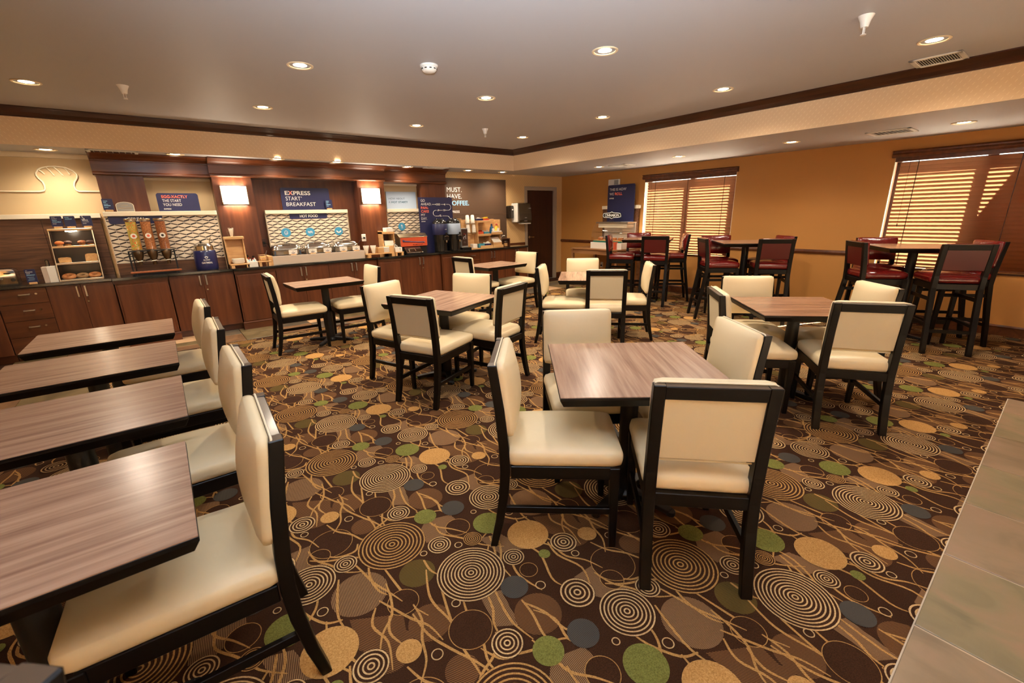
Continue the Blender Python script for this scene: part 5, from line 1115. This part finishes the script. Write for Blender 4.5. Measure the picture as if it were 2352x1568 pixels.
B().box(-.15, .15, -.36, .31, .305, .31).obj('shelf', [glass], t); B().box(-.03, .19, -.38, .33, .40, .487).obj('light_valance', [welt], t, bevel=.004)
for i, (y, lab) in enumerate(((.22, 'cinnamon roll at the left of the curved case'), (.05, 'cinnamon roll second from left in the curved case'), (-.12, 'cinnamon roll third from left in the curved case'), (-.28, 'cinnamon roll at the right of the curved case'))):
    o = thing('cinnamon_roll', lab, 'pastry', (7.05, 5.80+y, .80+.163), 0, 'cinnamon rolls'); B().lathe([(.055, 0), (.06, .02), (.055, .045), (.03, .052), (.001, .05)], seg=18).obj('bun', [bg], o, True); B().tube([(.008*k*math.cos(k), .008*k*math.sin(k), .053) for k in np.linspace(.5, 6, 18)], .006, 6).obj('icing', [paperw], o, True)
t = thing('serving_tray', 'green tray lined with paper inside the curved case', 'tray', (7.06, 5.80, .921)); B().box(-.13, .12, -.37, .32, 0, .03).obj('tray', [greentr], t, bevel=.004); B().box(-.12, .11, -.36, .31, .03, .042).obj('paper_liner', [toast], t, bevel=.004)
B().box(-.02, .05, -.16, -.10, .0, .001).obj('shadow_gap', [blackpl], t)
t = thing('case_logo', 'scalloped dark oval nameplate above the curved roll case', 'sign', (7.20, 5.88, 1.312)); 
B().box(-.003, .003, -.05, .07, 0, .05).obj('post', [glass], t)
def plaque(w, h, d_): return [(-w, .0)]+[(-w*.95, h*.5), (-w*.75, h*.62), (-w*.3, h*.66), (-w*.12, h*.78), (0, h*1.0), (w*.12, h*.78), (w*.3, h*.66), (w*.75, h*.62), (w*.95, h*.5), (w, 0), (w*.95, -h*.5), (w*.75, -h*.62), (w*.3, -h*.66), (w*.12, -h*.78), (0, -h), (-w*.12, -h*.78), (-w*.3, -h*.66), (-w*.75, -h*.62), (-w*.95, -h*.5)]
B().prism([(y, z+.125) for y, z in plaque(.235, .078, 0)], -.006, .0, 0, 'yz').obj('plate', [blackpl], t); B().tube([(-.008, y, z+.125) for y, z in plaque(.22, .066, 0)], .005, 6, 0, True).obj('rim_line', [white], t)
lettering('CINNABON', .175, .10, .05, -.0075, white, t, 1, .35, face='-x')
t = thing('roll_poster', 'tall navy roll poster standing behind the curved case', 'sign', (7.475, 5.90, .80)); B().prism(rrect(-.335, .335, 0, 1.225, .03, 'ab'), 0, .012, 0, 'yz').obj('board', [navy], t)
for tx, u, z, h_, m, bd, w in (('THIS IS HOW', .288, 1.112, .05, white, 0, .415), ('WE', .288, 1.027, .05, white, 0, .108), ('ROLL', .152, 1.027, .05, salmon, 2, .185), ('EXPRESS', .285, .955, .022, white, 2, .112)): lettering(tx, u, z, h_, -.002, m, t, bd, w, face='-x')
t = thing('laminate_board', 'walnut grain board with pale ledge behind the roll poster', 'display board', (7.535, 5.945, .80)); B().box(.0, .03, -.45, .455, .0, .757).obj('board', [walnut], t); B().box(-.02, .045, -.475, .47, .758, .822).obj('ledge', [ivory], t, bevel=.003)
t = thing('fire_strobe', 'white fire alarm strobe on the gold wall above the poster', 'alarm', (XR, 6.15, 2.02)); B().box(-.045, -.0005, -.14, .14, 0, .12).obj('housing', [pwhite], t, bevel=.006); B().box(-.055, -.045, -.13, -.02, .015, .105).obj('lens', [greypl], t, bevel=.004)
t = thing('wall_outlet', 'ivory wall outlet low on the gold wall beneath the console table', 'outlet', (XR, 6.42, .33)); B().box(-.006, -.0005, -.035, .035, 0, .115).obj('cover_plate', [pwhite], t, bevel=.002); B().box(-.035, -.006, -.015, .015, .03, .06).obj('plug', [blackpl], t)
for x, y, z, w, h_, m, lab, cat in ((6.90, 5.52, .80, .05, .14, orange, 'orange carton on the right end of the console table', 'carton'), (6.95, 5.62, .80, .05, .11, pwhite, 'white carton beside the orange carton', 'carton')):
    tag(B().box(x-w, x+w, y-.03, y+.03, z, z+h_).obj('carton', [m], bevel=.003), lab, cat)
bpy.context.view_layer.update()
